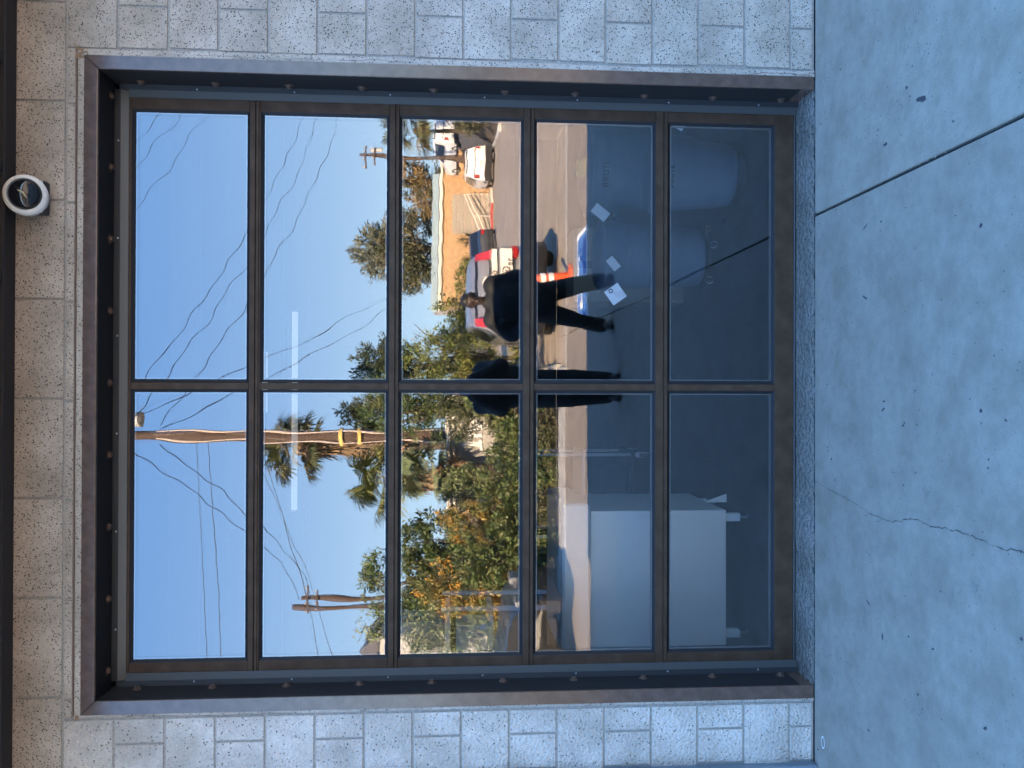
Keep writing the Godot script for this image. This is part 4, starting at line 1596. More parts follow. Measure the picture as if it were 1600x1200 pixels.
func planting() -> void:
	var yg := [Color(0.13, 0.145, 0.032), Color(0.095, 0.12, 0.03), Color(0.16, 0.15, 0.05), Color(0.07, 0.085, 0.03)]
	var gr := [Color(0.060, 0.090, 0.028), Color(0.085, 0.11, 0.035), Color(0.045, 0.065, 0.025), Color(0.11, 0.12, 0.05)]
	var dk := [Color(0.028, 0.042, 0.020), Color(0.040, 0.055, 0.026), Color(0.055, 0.065, 0.035)]
	var ol := [Color(0.085, 0.085, 0.045), Color(0.065, 0.07, 0.035), Color(0.11, 0.10, 0.06), Color(0.05, 0.055, 0.03)]
	var au := [Color(0.34, 0.19, 0.035), Color(0.24, 0.17, 0.05), Color(0.11, 0.12, 0.04), Color(0.17, 0.15, 0.05)]
	var pl := [Color(0.15, 0.18, 0.09), Color(0.11, 0.14, 0.06), Color(0.19, 0.20, 0.11)]
	var G := "tall shrubs in the planter across the pavement"
	shrub("leafy_shrub", "rounded olive shrub behind the parked red and white car", "shrub", 1.55, 14.6, 0.80, 2.15, yg, 5200, 0.085, 0.42, 101, G)
	shrub("leafy_shrub", "tall yellow green shrub reflected above the standing man's shoulder", "shrub", 0.62, 13.9, 0.90, 3.05, yg, 7800, 0.085, 0.40, 102, G)
	shrub("leafy_shrub", "chest high dark green shrub at the planter's corner", "shrub", -0.10, 10.4, 0.58, 1.55, gr, 4600, 0.085, 0.45, 103, G)
	shrub("dark_tree", "dark round treetop rising behind the yellow green shrubs", "tree", 0.62, 21.0, 1.05, 4.95, dk, 6500, 0.12, 0.42, 104, "dark trees behind the shrubs", 0.0, 0.40)
	shrub("dark_tree", "small almost black treetop beside the utility pole", "tree", -0.80, 22.5, 0.82, 5.45, dk, 5200, 0.12, 0.42, 105, "dark trees behind the shrubs", 0.0, 0.55)
	shrub("leafy_shrub", "tallest green shrub just right of the utility pole", "shrub", -0.42, 14.2, 0.82, 3.75, gr, 7600, 0.09, 0.40, 106, G)
	shrub("leafy_shrub", "green shrub in front of the shed's left letters", "shrub", -0.35, 11.6, 0.62, 2.0, ol, 5000, 0.085, 0.38, 107, G)
	shrub("leafy_shrub", "low spreading green shrub below the shed", "shrub", -1.05, 9.9, 0.66, 1.10, gr, 4400, 0.085, 0.45, 108, G)
	shrub("leafy_shrub", "tall glossy green shrub left of the palms", "shrub", -3.05, 12.4, 0.80, 2.85, gr, 7600, 0.10, 0.42, 109, G)
	shrub("leafy_shrub", "highest olive shrub at the left end of the planter", "shrub", -3.85, 12.9, 0.90, 3.75, gr, 8200, 0.10, 0.36, 110, G)
	shrub("flowering_shrub", "shrub with orange yellow blossom in the left of the planter", "shrub", -3.55, 10.9, 0.62, 2.35, au, 6200, 0.08, 0.45, 111, G)
	shrub("leafy_shrub", "dense dark green shrub under the orange blossom", "shrub", -2.85, 10.2, 0.78, 1.65, gr, 6200, 0.085, 0.42, 112, G)
	shrub("willowy_tree", "loose pale green tree at the far left of the reflection", "tree", -5.25, 15.4, 1.0, 4.05, pl, 6800, 0.13, 0.22, 113, "loose trees beyond the shrubs", 0.5)
	shrub("leafy_shrub", "pale feathery shrub above the black car's bonnet", "shrub", -4.45, 11.2, 0.62, 2.55, pl, 5600, 0.12, 0.20, 114, G, 0.4)
	shrub("leafy_shrub", "dark spiky shrub before the shed's wall", "shrub", -1.75, 10.6, 0.72, 1.35, gr, 5200, 0.11, 0.22, 115, G)
	shrub("leafy_shrub", "grey green feathery shrub at the foot of the palms", "shrub", -2.15, 13.4, 0.62, 2.0, pl, 5200, 0.12, 0.22, 116, G)
	shrub("flowering_shrub", "yellowing shrub between the palms and the olive shrub", "shrub", -2.45, 11.3, 0.5, 1.95, au, 4000, 0.085, 0.35, 117, G)
	shrub("leafy_shrub", "green shrub peeping over the parked car's roof", "shrub", 2.4, 24.0, 1.0, 1.9, ol, 3400, 0.12, 0.40, 118, G)
	for i in 8:
		var x := 0.02 - 0.62 * i
		var names := ["first", "second", "third", "fourth", "fifth", "sixth", "seventh", "eighth"]
		shrub("hedge_plant", "low clipped hedge plant, %s from the parked red car" % names[i], "hedge", x, 8.85 + 0.03 * (i % 2), 0.37, 0.52 + 0.05 * ((i * 7) % 3), ol if i % 2 else gr, 2600, 0.05, 0.45, 130 + i, "low hedge along the planter")
	# palms
	var pg := [Color(0.12, 0.13, 0.05), Color(0.16, 0.15, 0.07), Color(0.085, 0.10, 0.04), Color(0.20, 0.15, 0.07)]
	var wp := [Color(0.19, 0.19, 0.055), Color(0.14, 0.155, 0.05), Color(0.10, 0.125, 0.05)]
	var P := "fan palms beside the utility pole"
	fan_palm("tall fan palm with a skirt of dead fronds by the pole", -1.88, 22.0, slope(22), 6.75, 1.25, 46, 2.9, pg, 201, P)
	fan_palm("drooping yellow green fan palm left of the tall one", -2.42, 18.0, slope(18), 3.65, 1.25, 44, 0.8, wp, 202, P)
	fan_palm("low grey green fan palm nearest the shed roof", -2.05, 15.8, slope(16), 2.35, 0.95, 30, 0.3, pl, 203, P)
	fan_palm("feathery palm on the bank far down the street", 14.9, 44.0, 0.9, 3.1, 2.1, 44, 0.4, pg, 204, "palms on the far bank")
	fan_palm("second palm at the right edge of the far bank", 17.3, 46.0, 1.0, 3.6, 2.2, 40, 0.4, pg, 205, "palms on the far bank")
	yucca("dark spiky yucca in front of the tan wall", 10.0, 51.9, 2.7, 211, "yuccas by the tan wall")
	yucca("smaller spiky yucca right of the dark car", 8.6, 52.2, 2.2, 212, "yuccas by the tan wall")
	# trees over the far wall and planting on the bank
	shrub("large_tree", "wide olive tree standing behind the long pale building", "tree", 13.3, 76.0, 4.9, 10.6, ol, 9500, 0.42, 0.34, 221, "large far trees", 0.2, 0.3)
	shrub("large_tree", "narrower brownish tree beside the far wooden pole", "tree", 17.4, 68.0, 2.6, 8.0, [Color(0.15, 0.105, 0.05), Color(0.09, 0.085, 0.04), Color(0.19, 0.13, 0.06)], 5200, 0.36, 0.34, 222, "large far trees", 0.2, 0.3)
	shrub("large_tree", "hazy pale treetop farthest down the street", "tree", 19.3, 112.0, 4.2, 17.0, [Color(0.14, 0.15, 0.12), Color(0.11, 0.12, 0.09)], 5200, 0.6, 0.34, 223, "large far trees", 0.2, 0.45)
	shrub("leafy_shrub", "bushy shrub against the left end of the tan wall", "shrub", 6.9, 50.5, 1.9, 2.5, yg, 4200, 0.24, 0.36, 224, "shrubs across the street")
	shrub("leafy_shrub", "brown twiggy bush beside the far dark car", "shrub", 9.2, 49.8, 1.0, 1.5, [Color(0.20, 0.12, 0.07), Color(0.14, 0.09, 0.06), Color(0.10, 0.09, 0.04)], 2400, 0.2, 0.2, 225, "shrubs across the street")
	for q in [[14.9, 40.5, 1.3, 2.0, 231, "first from the road"], [16.6, 42.0, 1.5, 2.2, 232, "second from the road"], [18.4, 43.0, 1.6, 2.3, 233, "third from the road"], [15.9, 38.2, 1.1, 1.6, 234, "lowest and nearest"]]:
		shrub("bank_shrub", "green shrub on the far bank, %s" % q[5], "shrub", q[0], q[1], q[2], q[3] + 0.7, ol if q[4] % 2 else gr, 2800, 0.2, 0.34, q[4], "shrubs on the far bank")

# ---------------------------------------------------------------- poles and wires
func pole(label: String, at: Vector3, h: float, r: float, arm: float, drum: bool, group: String) -> Node3D:
	var o := thing("utility_pole", label, "utility pole", at, group)
	var m := paint(0.15, 0.097, 0.072, 0.85)
	m.albedo_texture = noise_tex(noise(FastNoiseLite.TYPE_SIMPLEX, 0.05, 4, 95), 256, Color(0.55, 0.55, 0.55), Color(1, 1, 1))
	triplanar(m, 0.9)
	var mb := MB.new()
	var p := []
	var q := []
	for i in 9:
		p.append(Vector3(0.02 * sin(i * 0.9), h * i / 8.0, 0.015 * sin(i * 0.6)))
		q.append(lerpf(r, r * 0.72, i / 8.0))
	mb.tube(p, q, 12)
	part("shaft", mb, m, o)
	for k in (2 if arm > 0 else 0):
		mb = MB.new()
		mb.box(Vector3(0, h - 0.35 - 0.65 * k, -r - 0.05), Vector3(arm * (1.0 - 0.25 * k), 0.11, 0.09), 0.008)
		var ar := part("crossarm", mb, m, o)
		for s in [-0.45, -0.2, 0.2, 0.45]:
			mb = MB.new()
			mb.lathe(Vector3(s * arm * (1.0 - 0.25 * k), h - 0.295 - 0.65 * k, -r - 0.05), Vector3.UP, [[0.02, 0.0], [0.055, 0.03], [0.03, 0.07], [0.05, 0.10], [0.0, 0.15]], 10)
			part("insulator", mb, paint(0.5, 0.5, 0.48, 0.3), ar)
	if drum:
		mb = MB.new()
		mb.lathe(Vector3(r + 0.24, h - 1.55, 0), Vector3.UP, [[0.0, 0.0], [0.2, 0.0], [0.2, 0.75], [0.17, 0.8], [0.0, 0.8]], 18)
		var d := part("transformer", mb, paint(0.46, 0.47, 0.47, 0.5), o)
		for s in [-0.08, 0.08]:
			mb = MB.new()
			mb.lathe(Vector3(r + 0.24 + s, h - 0.75, 0), Vector3.UP, [[0.03, 0.0], [0.05, 0.05], [0.03, 0.12], [0.0, 0.22]], 8)
			part("bushing", mb, paint(0.35, 0.2, 0.14, 0.3), d)
	return o

func wire(label: String, a: Vector3, b: Vector3, sag: float, r: float, group: String) -> void:
	var o := thing("overhead_wire", label, "wire", a, group)
	var p := []
	var q := []
	for i in 25:
		var t := i / 24.0
		p.append((b - a) * t + Vector3(0, -sag * 4.0 * t * (1 - t), 0))
		q.append(r * 0.72)
	var mb := MB.new()
	mb.tube(p, q, 5)
	part("cable", mb, paint(0.03, 0.03, 0.032, 0.6), o)

func utilities() -> void:
	var big := pole("tall brown pole with crossarms beside the fan palm", Vector3(-1.2, slope(17), 17), 10.95, 0.19, 2.2, true, "wooden utility poles")
	for y in [4.55, 4.05]:
		var mb := MB.new()
		mb.lathe(Vector3(0, y, 0), Vector3.UP, [[0.2, 0.0], [0.225, 0.01], [0.225, 0.08], [0.2, 0.09]], 14)
		part("strap", mb, paint(0.75, 0.55, 0.16, 0.5), big)
	for s in [-1.0, 1.0]:
		var mb := MB.new()
		mb.tube([Vector3(s * 0.15, 0.3, -0.16), Vector3(s * 0.13, 4.5, -0.15), Vector3(s * 0.11, 9.0, -0.13)], [0.022, 0.022, 0.022], 6)
		part("conduit", mb, paint(0.55, 0.45, 0.38, 0.6), big)
	pole("weathered pole standing far off to the left", Vector3(-12.2, slope(45), 45), 11.2, 0.22, 1.6, false, "wooden utility poles")
	pole("second weathered pole just left of the far one", Vector3(-12.95, slope(45), 45.6), 11.7, 0.22, 0.0, false, "wooden utility poles")
	pole("far pole with a grey transformer above the white car", Vector3(14.35, slope(48), 48), 8.35, 0.16, 1.5, true, "wooden utility poles")
	pole("thin distant pole over the long pale building", Vector3(10.95, slope(80), 80), 8.0, 0.14, 1.5, false, "wooden utility poles")
	var top := Vector3(-1.2, 9.25, 16.75)
	var W := "overhead wires against the sky"
	wire("wire from the tall pole down to the thin distant pole, upper", top + Vector3(0.5, 0, 0), Vector3(11.3, 6.2, 80), 1.2, 0.016, W)
	wire("wire from the tall pole down to the thin distant pole, lower", top + Vector3(0.2, -0.6, 0), Vector3(10.6, 5.6, 80), 1.3, 0.016, W)
	wire("highest wire from the tall pole towards the right edge", top + Vector3(1.0, 0.1, 0), Vector3(21.6, 10.9, 48), 1.6, 0.014, W)
	wire("middle wire from the tall pole towards the right edge", top + Vector3(0.5, 0.0, 0), Vector3(21.7, 9.9, 48), 1.7, 0.014, W)
	wire("lowest wire from the tall pole towards the right edge", top + Vector3(0.3, -0.6, 0), Vector3(21.7, 9.0, 48), 1.8, 0.014, W)
	wire("wire from the tall pole to the far left pole, upper", top + Vector3(-0.4, 0, 0), Vector3(-12.3, 10.5, 45), 0.9, 0.018, W)
	wire("wire from the tall pole to the far left pole, lower", top + Vector3(-0.2, -0.6, 0), Vector3(-12.6, 9.9, 45), 1.0, 0.018, W)
	wire("level wire running left from the tall pole, upper", Vector3(-1.3, 7.85, 16.9), Vector3(-24.0, 7.5, 17.5), 0.25, 0.011, W)
	wire("level wire running left from the tall pole, lower", Vector3(-1.3, 7.55, 16.9), Vector3(-24.0, 7.3, 17.5), 0.25, 0.011, W)
	wire("slack wire crossing the left sky behind the palms", Vector3(-2.2, 9.8, 30), Vector3(-16.0, 5.5, 31), 0.6, 0.014, W)
	wire("slack thick wire crossing the left sky, lower end", Vector3(-2.2, 9.4, 30), Vector3(-16.0, 6.3, 31), 0.4, 0.02, W)
	wire("first of three wires in the upper right corner", Vector3(4.0, 11.3, 20), Vector3(14.5, 12.5, 36), 0.3, 0.012, W)
	wire("second of three wires in the upper right corner", Vector3(5.4, 11.2, 20), Vector3(14.9, 13.4, 36), 0.3, 0.012, W)
	wire("third of three wires in the upper right corner", Vector3(6.2, 11.2, 20), Vector3(14.5, 14.5, 36), 0.3, 0.012, W)

# ---------------------------------------------------------------- vehicles
func half_width(y: float, w: float, belt: float, roof: float) -> float:
	if y <= belt:
		return w / 2 * (1.0 - 0.06 * pow(clampf((0.55 - y) / 0.4, 0, 1), 2.0))
	return w / 2 * lerpf(1.0, 0.76, pow((y - belt) / maxf(roof - belt, 0.01), 1.15))

func vehicle(called: String, label: String, at: Vector3, turn: float, prof: Array, w: float, belt: float, glass: Array, col: StandardMaterial3D, dark_below: float, wheels: Array, wr: float, group: String) -> Node3D:
	# prof: side outline [along, height], front first end at along = 0; the rear looks towards -z at turn 0
	var o := thing(called, label, "car", at, group)
	o.rotation.y = turn
	var roof := 0.0
	for q in prof:
		roof = maxf(roof, q[1])
	# round the outline
	var pts := []
	var m := prof.size()
	for i in m:
		var a := Vector2(prof[i][0], prof[i][1])
		var b := Vector2(prof[(i + 1) % m][0], prof[(i + 1) % m][1])
		pts.append(a.lerp(b, 0.12))
		pts.append(a.lerp(b, 0.5))
		pts.append(a.lerp(b, 0.88))
	var mb := MB.new()
	var rows := []
	var inset := 0.06
	for sx in [[-1.0, 0.0], [-1.0, 1.0], [1.0, 1.0], [1.0, 0.0]]:
		var row := []
		for q in pts:
			var hw := half_width(q.y, w, belt, roof)
			var c := Vector2(q.x, q.y)
			if sx[1] == 0.0:
				var mid := Vector2((prof[0][0] + prof[m / 2][0]) / 2, roof * 0.5)
				c = c.move_toward(mid, 0.035)
			row.append(Vector3(sx[0] * (hw - (inset if sx[1] == 1.0 else 0.0)), c.y, c.x))
		rows.append(row)
	mb.sheet(rows, true, true)
	for s in [0, 3]:
		var flat := PackedVector2Array()
		for q in rows[s]:
			flat.append(Vector2(q.z, q.y))
		var id := Geometry2D.triangulate_polygon(flat)
		for i in range(0, id.size(), 3):
			var a: Vector3 = rows[s][id[i]]
			var b: Vector3 = rows[s][id[i + 1]]
			var d: Vector3 = rows[s][id[i + 2]]
			if ((b - a).cross(d - a).x > 0) == (s == 3):
				mb.tri(a, b, d)
			else:
				mb.tri(a, d, b)
	part("body", mb, col, o)
	var gm := paint(0.012, 0.014, 0.016, 0.06)
	for g in glass:
		var gb := MB.new()
		if g[0] == "side":
			for s in [-1.0, 1.0]:
				var pp := []
				for q in g[1]:
					pp.append(Vector3(s * (half_width(q[1], w, belt, roof) + 0.002), q[1], q[0]))
				gb = MB.new()
				gb.prism(pp, Vector3(s * 0.006, 0, 0))
				part("side_window", gb, gm, o)
		else:
			var a := Vector2(g[1][0], g[1][1])
			var b := Vector2(g[2][0], g[2][1])
			var ha := half_width(a.y, w, belt, roof) * 0.86
			var hb := half_width(b.y, w, belt, roof) * 0.86
			var nn := Vector3(0, (b - a).orthogonal().y, (b - a).orthogonal().x).normalized() * 0.012
			if nn.y < 0:
				nn = -nn
			gb.prism([Vector3(-ha, a.y, a.x), Vector3(ha, a.y, a.x), Vector3(hb, b.y, b.x), Vector3(-hb, b.y, b.x)], nn)
			part(g[0], gb, gm, o)
	var trim := paint(0.02, 0.02, 0.022, 0.5)
	var len: float = 0.0
	for q in prof:
		len = maxf(len, q[0])
	if dark_below > 0:
		for q in [[-0.03, 0.22], [len - 0.19, 0.22]]:
			var db := MB.new()
			db.box(Vector3(0, dark_below * 0.5 + 0.13, q[0] + q[1] / 2), Vector3(w * 1.01, dark_below - 0.1, q[1]), 0.04)
			part("bumper", db, trim, o)
		var sk := MB.new()
		sk.box(Vector3(0, 0.33, len / 2), Vector3(w * 0.99, 0.16, len - 0.5), 0.02)
		part("sill", sk, trim, o)
	for z in wheels:
		for s in [-1.0, 1.0]:
			var wb := MB.new()
			wb.lathe_smooth(Vector3(s * (w / 2 - 0.22), wr, z), Vector3(s, 0, 0), [[wr * 0.5, 0.0], [wr * 0.94, 0.0], [wr, 0.03], [wr, 0.19], [wr * 0.94, 0.225], [wr * 0.66, 0.225]], 26)
			var ty := part("wheel", wb, paint(0.02, 0.02, 0.02, 0.85), o)
			wb = MB.new()
			wb.lathe(Vector3(s * (w / 2 - 0.22), wr, z), Vector3(s, 0, 0), [[wr * 0.67, 0.222], [wr * 0.6, 0.21], [wr * 0.2, 0.2], [0.0, 0.21]], 20)
			part("rim", wb, paint(0.35, 0.36, 0.38, 0.35, 0.8), ty)
	return o

func lamp_pair(o: Node3D, x: float, y: float, z: float, s: Vector3, m: Material, called: String) -> void:
	for q in [-1.0, 1.0]:
		var mb := MB.new()
		mb.box(Vector3(q * x, y, z), s, 0.015)
		part(called, mb, m, o)

func vehicles() -> void:
	var red_lens := paint(0.35, 0.012, 0.012, 0.2)
	var clear := paint(0.22, 0.23, 0.25, 0.15)
	var V := "vehicles reflected in the glass"
	# white estate, seen from behind
	var suv_prof := [[0.02, 0.32], [0.0, 0.60], [0.03, 1.02], [0.16, 1.42], [0.42, 1.68], [0.9, 1.76], [2.6, 1.72], [3.35, 1.18], [4.45, 1.03], [4.6, 0.70], [4.55, 0.30]]
	var white := paint(0.78, 0.78, 0.76, 0.28)
	white.clearcoat_enabled = true
	var suv := vehicle("white_suv", "white sport utility car seen from behind, far down the street", Vector3(13.92, slope(47), 47), 0.10, suv_prof, 1.86, 1.05, [["rear_window", [0.06, 1.10], [0.36, 1.64]], ["windscreen", [3.30, 1.22], [2.66, 1.68]], ["side", [[0.5, 1.12], [0.75, 1.62], [2.55, 1.62], [3.05, 1.14]]]], white, 0.55, [0.85, 3.75], 0.36, V)
	lamp_pair(suv, 0.80, 1.0, 0.05, Vector3(0.16, 0.26, 0.10), red_lens, "tail_lamp")
	var mb := MB.new()
	mb.box(Vector3(0, 0.82, 0.0), Vector3(0.42, 0.15, 0.03), 0.005)
	part("number_plate", mb, paint(0.6, 0.6, 0.58, 0.5), suv)
	for s in [-1.0, 1.0]:
		mb = MB.new()
		mb.box(Vector3(s * 0.62, 1.80, 1.6), Vector3(0.05, 0.05, 1.9), 0.015)
		part("roof_rail", mb, paint(0.03, 0.03, 0.03, 0.5), suv)
	# dark car further left, low, with bright tail lamps
	var sedan := [[0.02, 0.30], [0.0, 0.55], [0.05, 0.92], [0.55, 0.99], [1.25, 1.36], [2.2, 1.41], [3.1, 1.02], [4.25, 0.86], [4.5, 0.6], [4.45, 0.28]]
	var black := paint(0.012, 0.013, 0.015, 0.18)
	black.clearcoat_enabled = true
	var bk := vehicle("dark_car", "dark car with red tail lamps parked by the far kerb", Vector3(8.05, slope(42), 42), 0.05, sedan, 1.8, 0.95, [["rear_window", [0.62, 1.03], [1.2, 1.33]], ["windscreen", [3.02, 1.06], [2.25, 1.38]], ["side", [[0.9, 1.0], [1.3, 1.30], [2.15, 1.34], [2.85, 1.02]]]], black, 0.4, [0.85, 3.6], 0.33, V)
	lamp_pair(bk, 0.70, 0.80, 0.03, Vector3(0.32, 0.16, 0.10), red_lens, "tail_lamp")
	# pale pickup high on the bank
	var pk := vehicle("white_pickup", "white pickup standing high on the bank at the right edge", Vector3(16.9, 1.15, 50), -0.2, suv_prof, 1.9, 1.05, [["rear_window", [0.06, 1.10], [0.36, 1.64]], ["windscreen", [3.30, 1.22], [2.66, 1.68]], ["side", [[0.5, 1.12], [0.75, 1.62], [2.55, 1.62], [3.05, 1.14]]]], white, 0.45, [0.85, 3.75], 0.37, V)
	lamp_pair(pk, 0.78, 0.95, 0.05, Vector3(0.2, 0.2, 0.10), red_lens, "tail_lamp")
	# black saloon whose bonnet reaches into the left of the glass
	var bl := vehicle("black_car", "black car whose bonnet shows at the lower left of the glass", Vector3(-7.15, 0.0, 7.35), PI / 2, sedan, 1.8, 0.95, [["rear_window", [0.62, 1.03], [1.2, 1.33]], ["windscreen", [3.02, 1.06], [2.25, 1.38]], ["side", [[0.9, 1.0], [1.3, 1.30], [2.15, 1.34], [2.85, 1.02]]]], black, 0.4, [0.85, 3.6], 0.33, V)
	lamp_pair(bl, 0.62, 0.70, 4.42, Vector3(0.36, 0.14, 0.10), clear, "headlamp")
	# red and white hatchback end-on behind the standing man, two white boards on its tail
	var hatch := [[0.06, 0.26], [0.0, 0.50], [0.02, 0.86], [0.30, 1.20], [0.62, 1.34], [1.9, 1.38], [2.75, 0.98], [3.75, 0.82], [3.95, 0.55], [3.9, 0.26]]
	var red := paint(0.42, 0.018, 0.022, 0.2)
	red.clearcoat_enabled = true
	var cream := paint(0.20, 0.20, 0.21, 0.2)
	cream.clearcoat_enabled = true
	var ht := vehicle("red_white_car", "red and white car with two white lettered boards on its tail", Vector3(1.50, -0.02, 8.62), 0.0, hatch, 1.34, 0.86, [["rear_window", [0.06, 0.93], [0.40, 1.25]], ["windscreen", [2.68, 1.02], [1.98, 1.35]], ["side", [[0.6, 0.92], [0.8, 1.26], [1.85, 1.30], [2.5, 0.95]]]], cream, 0.0, [0.62, 3.2], 0.30, V)
	mb = MB.new()
	mb.box(Vector3(0, 0.34, 0.05), Vector3(1.42, 0.30, 0.26), 0.06)
	part("bumper", mb, paint(0.015, 0.015, 0.018, 0.25), ht)
	mb = MB.new()
	mb.box(Vector3(0, 0.56, -0.01), Vector3(1.32, 0.11, 0.10), 0.03)
	part("chrome_strip", mb, paint(0.6, 0.62, 0.66, 0.12, 1.0), ht)
	var font := SystemFont.new()
	font.font_names = PackedStringArray(["Droid Sans"])
	font.font_weight = 700
	var board := paint(0.74, 0.72, 0.66, 0.6)
	for k in 2:
		var y: float = [0.985, 0.80][k]
		mb = MB.new()
		mb.box(Vector3(0.05, y, [0.035, -0.045][k]), Vector3(1.12, [0.10, 0.17][k], 0.02), 0.004)
		var b := part("board", mb, board, ht)
		var tm := TextMesh.new()
		tm.text = "GARA"
		tm.font = font
		tm.font_size = 32
		tm.pixel_size = [0.0038, 0.0050][k]
		tm.depth = 0.006
		var l := inst("lettering", tm, paint(0.06, 0.008, 0.008, 0.6), b, Vector3(0.14, y, [0.023, -0.057][k]))
		l.rotation.y = PI
		if k == 1:
			var t2 := TextMesh.new()
			t2.text = "18"
			t2.font = font
			t2.font_size = 32
			t2.pixel_size = 0.0026
			t2.depth = 0.006
			var l2 := inst("lettering", t2, paint(0.008, 0.008, 0.008, 0.6), b, Vector3(0.40, y - 0.06, -0.057))
			l2.rotation.y = PI
	for s in [-1.0, 1.0]:
		mb = MB.new()
		mb.ball(Vector3(s * 0.56, 0.68, 0.02), Vector3(0.12, 0.065, 0.06), 14, 8)
		part("tail_lamp", mb, red_lens, ht)
	mb = MB.new()
	mb.box(Vector3(0, 1.33, 0.47), Vector3(1.02, 0.03, 0.30), 0.012, Transform3D(Basis(Vector3.RIGHT, 0.12), Vector3(0, -0.05, 0)))
	part("spoiler", mb, red, ht)
	for s in [-1.0, 1.0]:
		mb = MB.new()
		mb.prism([Vector3(s * 0.60, 1.02, 0.055), Vector3(s * 0.42, 1.04, 0.055), Vector3(s * 0.42, 1.26, 0.27), Vector3(s * 0.545, 1.24, 0.27)], Vector3(0, 0.01, -0.03))
		part("red_pillar", mb, red, ht)
	for q in [[-0.25, 1.08, 0.30], [0.12, 1.11, 0.22]]:
		mb = MB.new()
		mb.ball(Vector3(q[0], q[1], 0.18), Vector3(q[2] * 0.5, 0.055, 0.03), 14, 8)
		part("window_sticker", mb, paint(0.7, 0.66, 0.56, 0.4), ht)

# ---------------------------------------------------------------- people
# Distance field of tapered capsules, joined smoothly, meshed as surface nets and added to mb.
func nets(mb: MB, bones: Array, cell: float, k: float) -> void:
	var lo := Vector3(1e9, 1e9, 1e9)
	var hi := -lo
	for b in bones:
		var r: float = maxf(b[2], b[3])
		for e in 2:
			var p: Vector3 = b[e]
			lo = lo.min(p - Vector3.ONE * r)
			hi = hi.max(p + Vector3.ONE * r)
	lo -= Vector3.ONE * cell * 2.5
	hi += Vector3.ONE * cell * 2.5
	var nx := int((hi.x - lo.x) / cell) + 1
	var ny := int((hi.y - lo.y) / cell) + 1
	var nz := int((hi.z - lo.z) / cell) + 1
	var d := PackedFloat32Array()
	d.resize(nx * ny * nz)
	d.fill(1.0)
	for b in bones:
		var a: Vector3 = b[0]
		var c: Vector3 = b[1]
		var ra: float = b[2]
		var rb: float = b[3]
		var m := maxf(ra, rb) + k + cell * 3.0
		var l0 := (a.min(c) - Vector3.ONE * m - lo) / cell
		var l1 := (a.max(c) + Vector3.ONE * m - lo) / cell
		var ac := c - a
		var len2 := maxf(ac.length_squared(), 1e-9)
		for z in range(maxi(0, int(l0.z)), mini(nz - 1, int(l1.z)) + 1):
			for y in range(maxi(0, int(l0.y)), mini(ny - 1, int(l1.y)) + 1):
				var row := (z * ny + y) * nx
				for x in range(maxi(0, int(l0.x)), mini(nx - 1, int(l1.x)) + 1):
					var p := lo + Vector3(x, y, z) * cell
					var t := clampf((p - a).dot(ac) / len2, 0.0, 1.0)
					var e := (p - a - ac * t).length() - lerpf(ra, rb, t)
					var o := d[row + x]
					var h := maxf(k - absf(o - e), 0.0) / k
					d[row + x] = minf(o, e) - h * h * k * 0.25
	var idx := PackedInt32Array()
	idx.resize(nx * ny * nz)
	idx.fill(-1)
	for z in nz - 1:
		for y in ny - 1:
			for x in nx - 1:
				var i := (z * ny + y) * nx + x
				var c := [d[i], d[i + 1], d[i + nx], d[i + nx + 1], d[i + nx * ny], d[i + nx * ny + 1], d[i + nx * ny + nx], d[i + nx * ny + nx + 1]]
				var neg := 0
				for q in c:
					if q < 0:
						neg += 1
				if neg == 0 or neg == 8:
					continue
				var s := Vector3.ZERO
				var n := 0
				for e in [[0, 1], [2, 3], [4, 5], [6, 7], [0, 2], [1, 3], [4, 6], [5, 7], [0, 4], [1, 5], [2, 6], [3, 7]]:
					var va: float = c[e[0]]
					var vb: float = c[e[1]]
					if (va < 0) != (vb < 0):
						var t := va / (va - vb)
						var pa := Vector3(e[0] & 1, (e[0] >> 1) & 1, e[0] >> 2)
						var pb := Vector3(e[1] & 1, (e[1] >> 1) & 1, e[1] >> 2)
						s += pa.lerp(pb, t)
						n += 1
				var g := Vector3(c[1] + c[3] + c[5] + c[7] - c[0] - c[2] - c[4] - c[6], c[2] + c[3] + c[6] + c[7] - c[0] - c[1] - c[4] - c[5], c[4] + c[5] + c[6] + c[7] - c[0] - c[1] - c[2] - c[3])
				idx[i] = mb.vert(lo + (Vector3(x, y, z) + s / n) * cell, g.normalized())
	for z in range(1, nz - 1):
		for y in range(1, ny - 1):
			for x in range(1, nx - 1):
				var i := (z * ny + y) * nx + x
				var a := d[i] < 0
				for ax in 3:
					var st: int = [1, nx, nx * ny][ax]
					if a == (d[i + st] < 0):
						continue
					var u: int = [nx, nx * ny, 1][ax]
					var w: int = [nx * ny, 1, nx][ax]
					var q := [idx[i - u - w], idx[i - w], idx[i], idx[i - u]]
					if q.has(-1):
						continue
					if a:
						mb.t.append_array([q[0], q[2], q[1], q[0], q[3], q[2]])
					else:
						mb.t.append_array([q[0], q[1], q[2], q[0], q[2], q[3]])

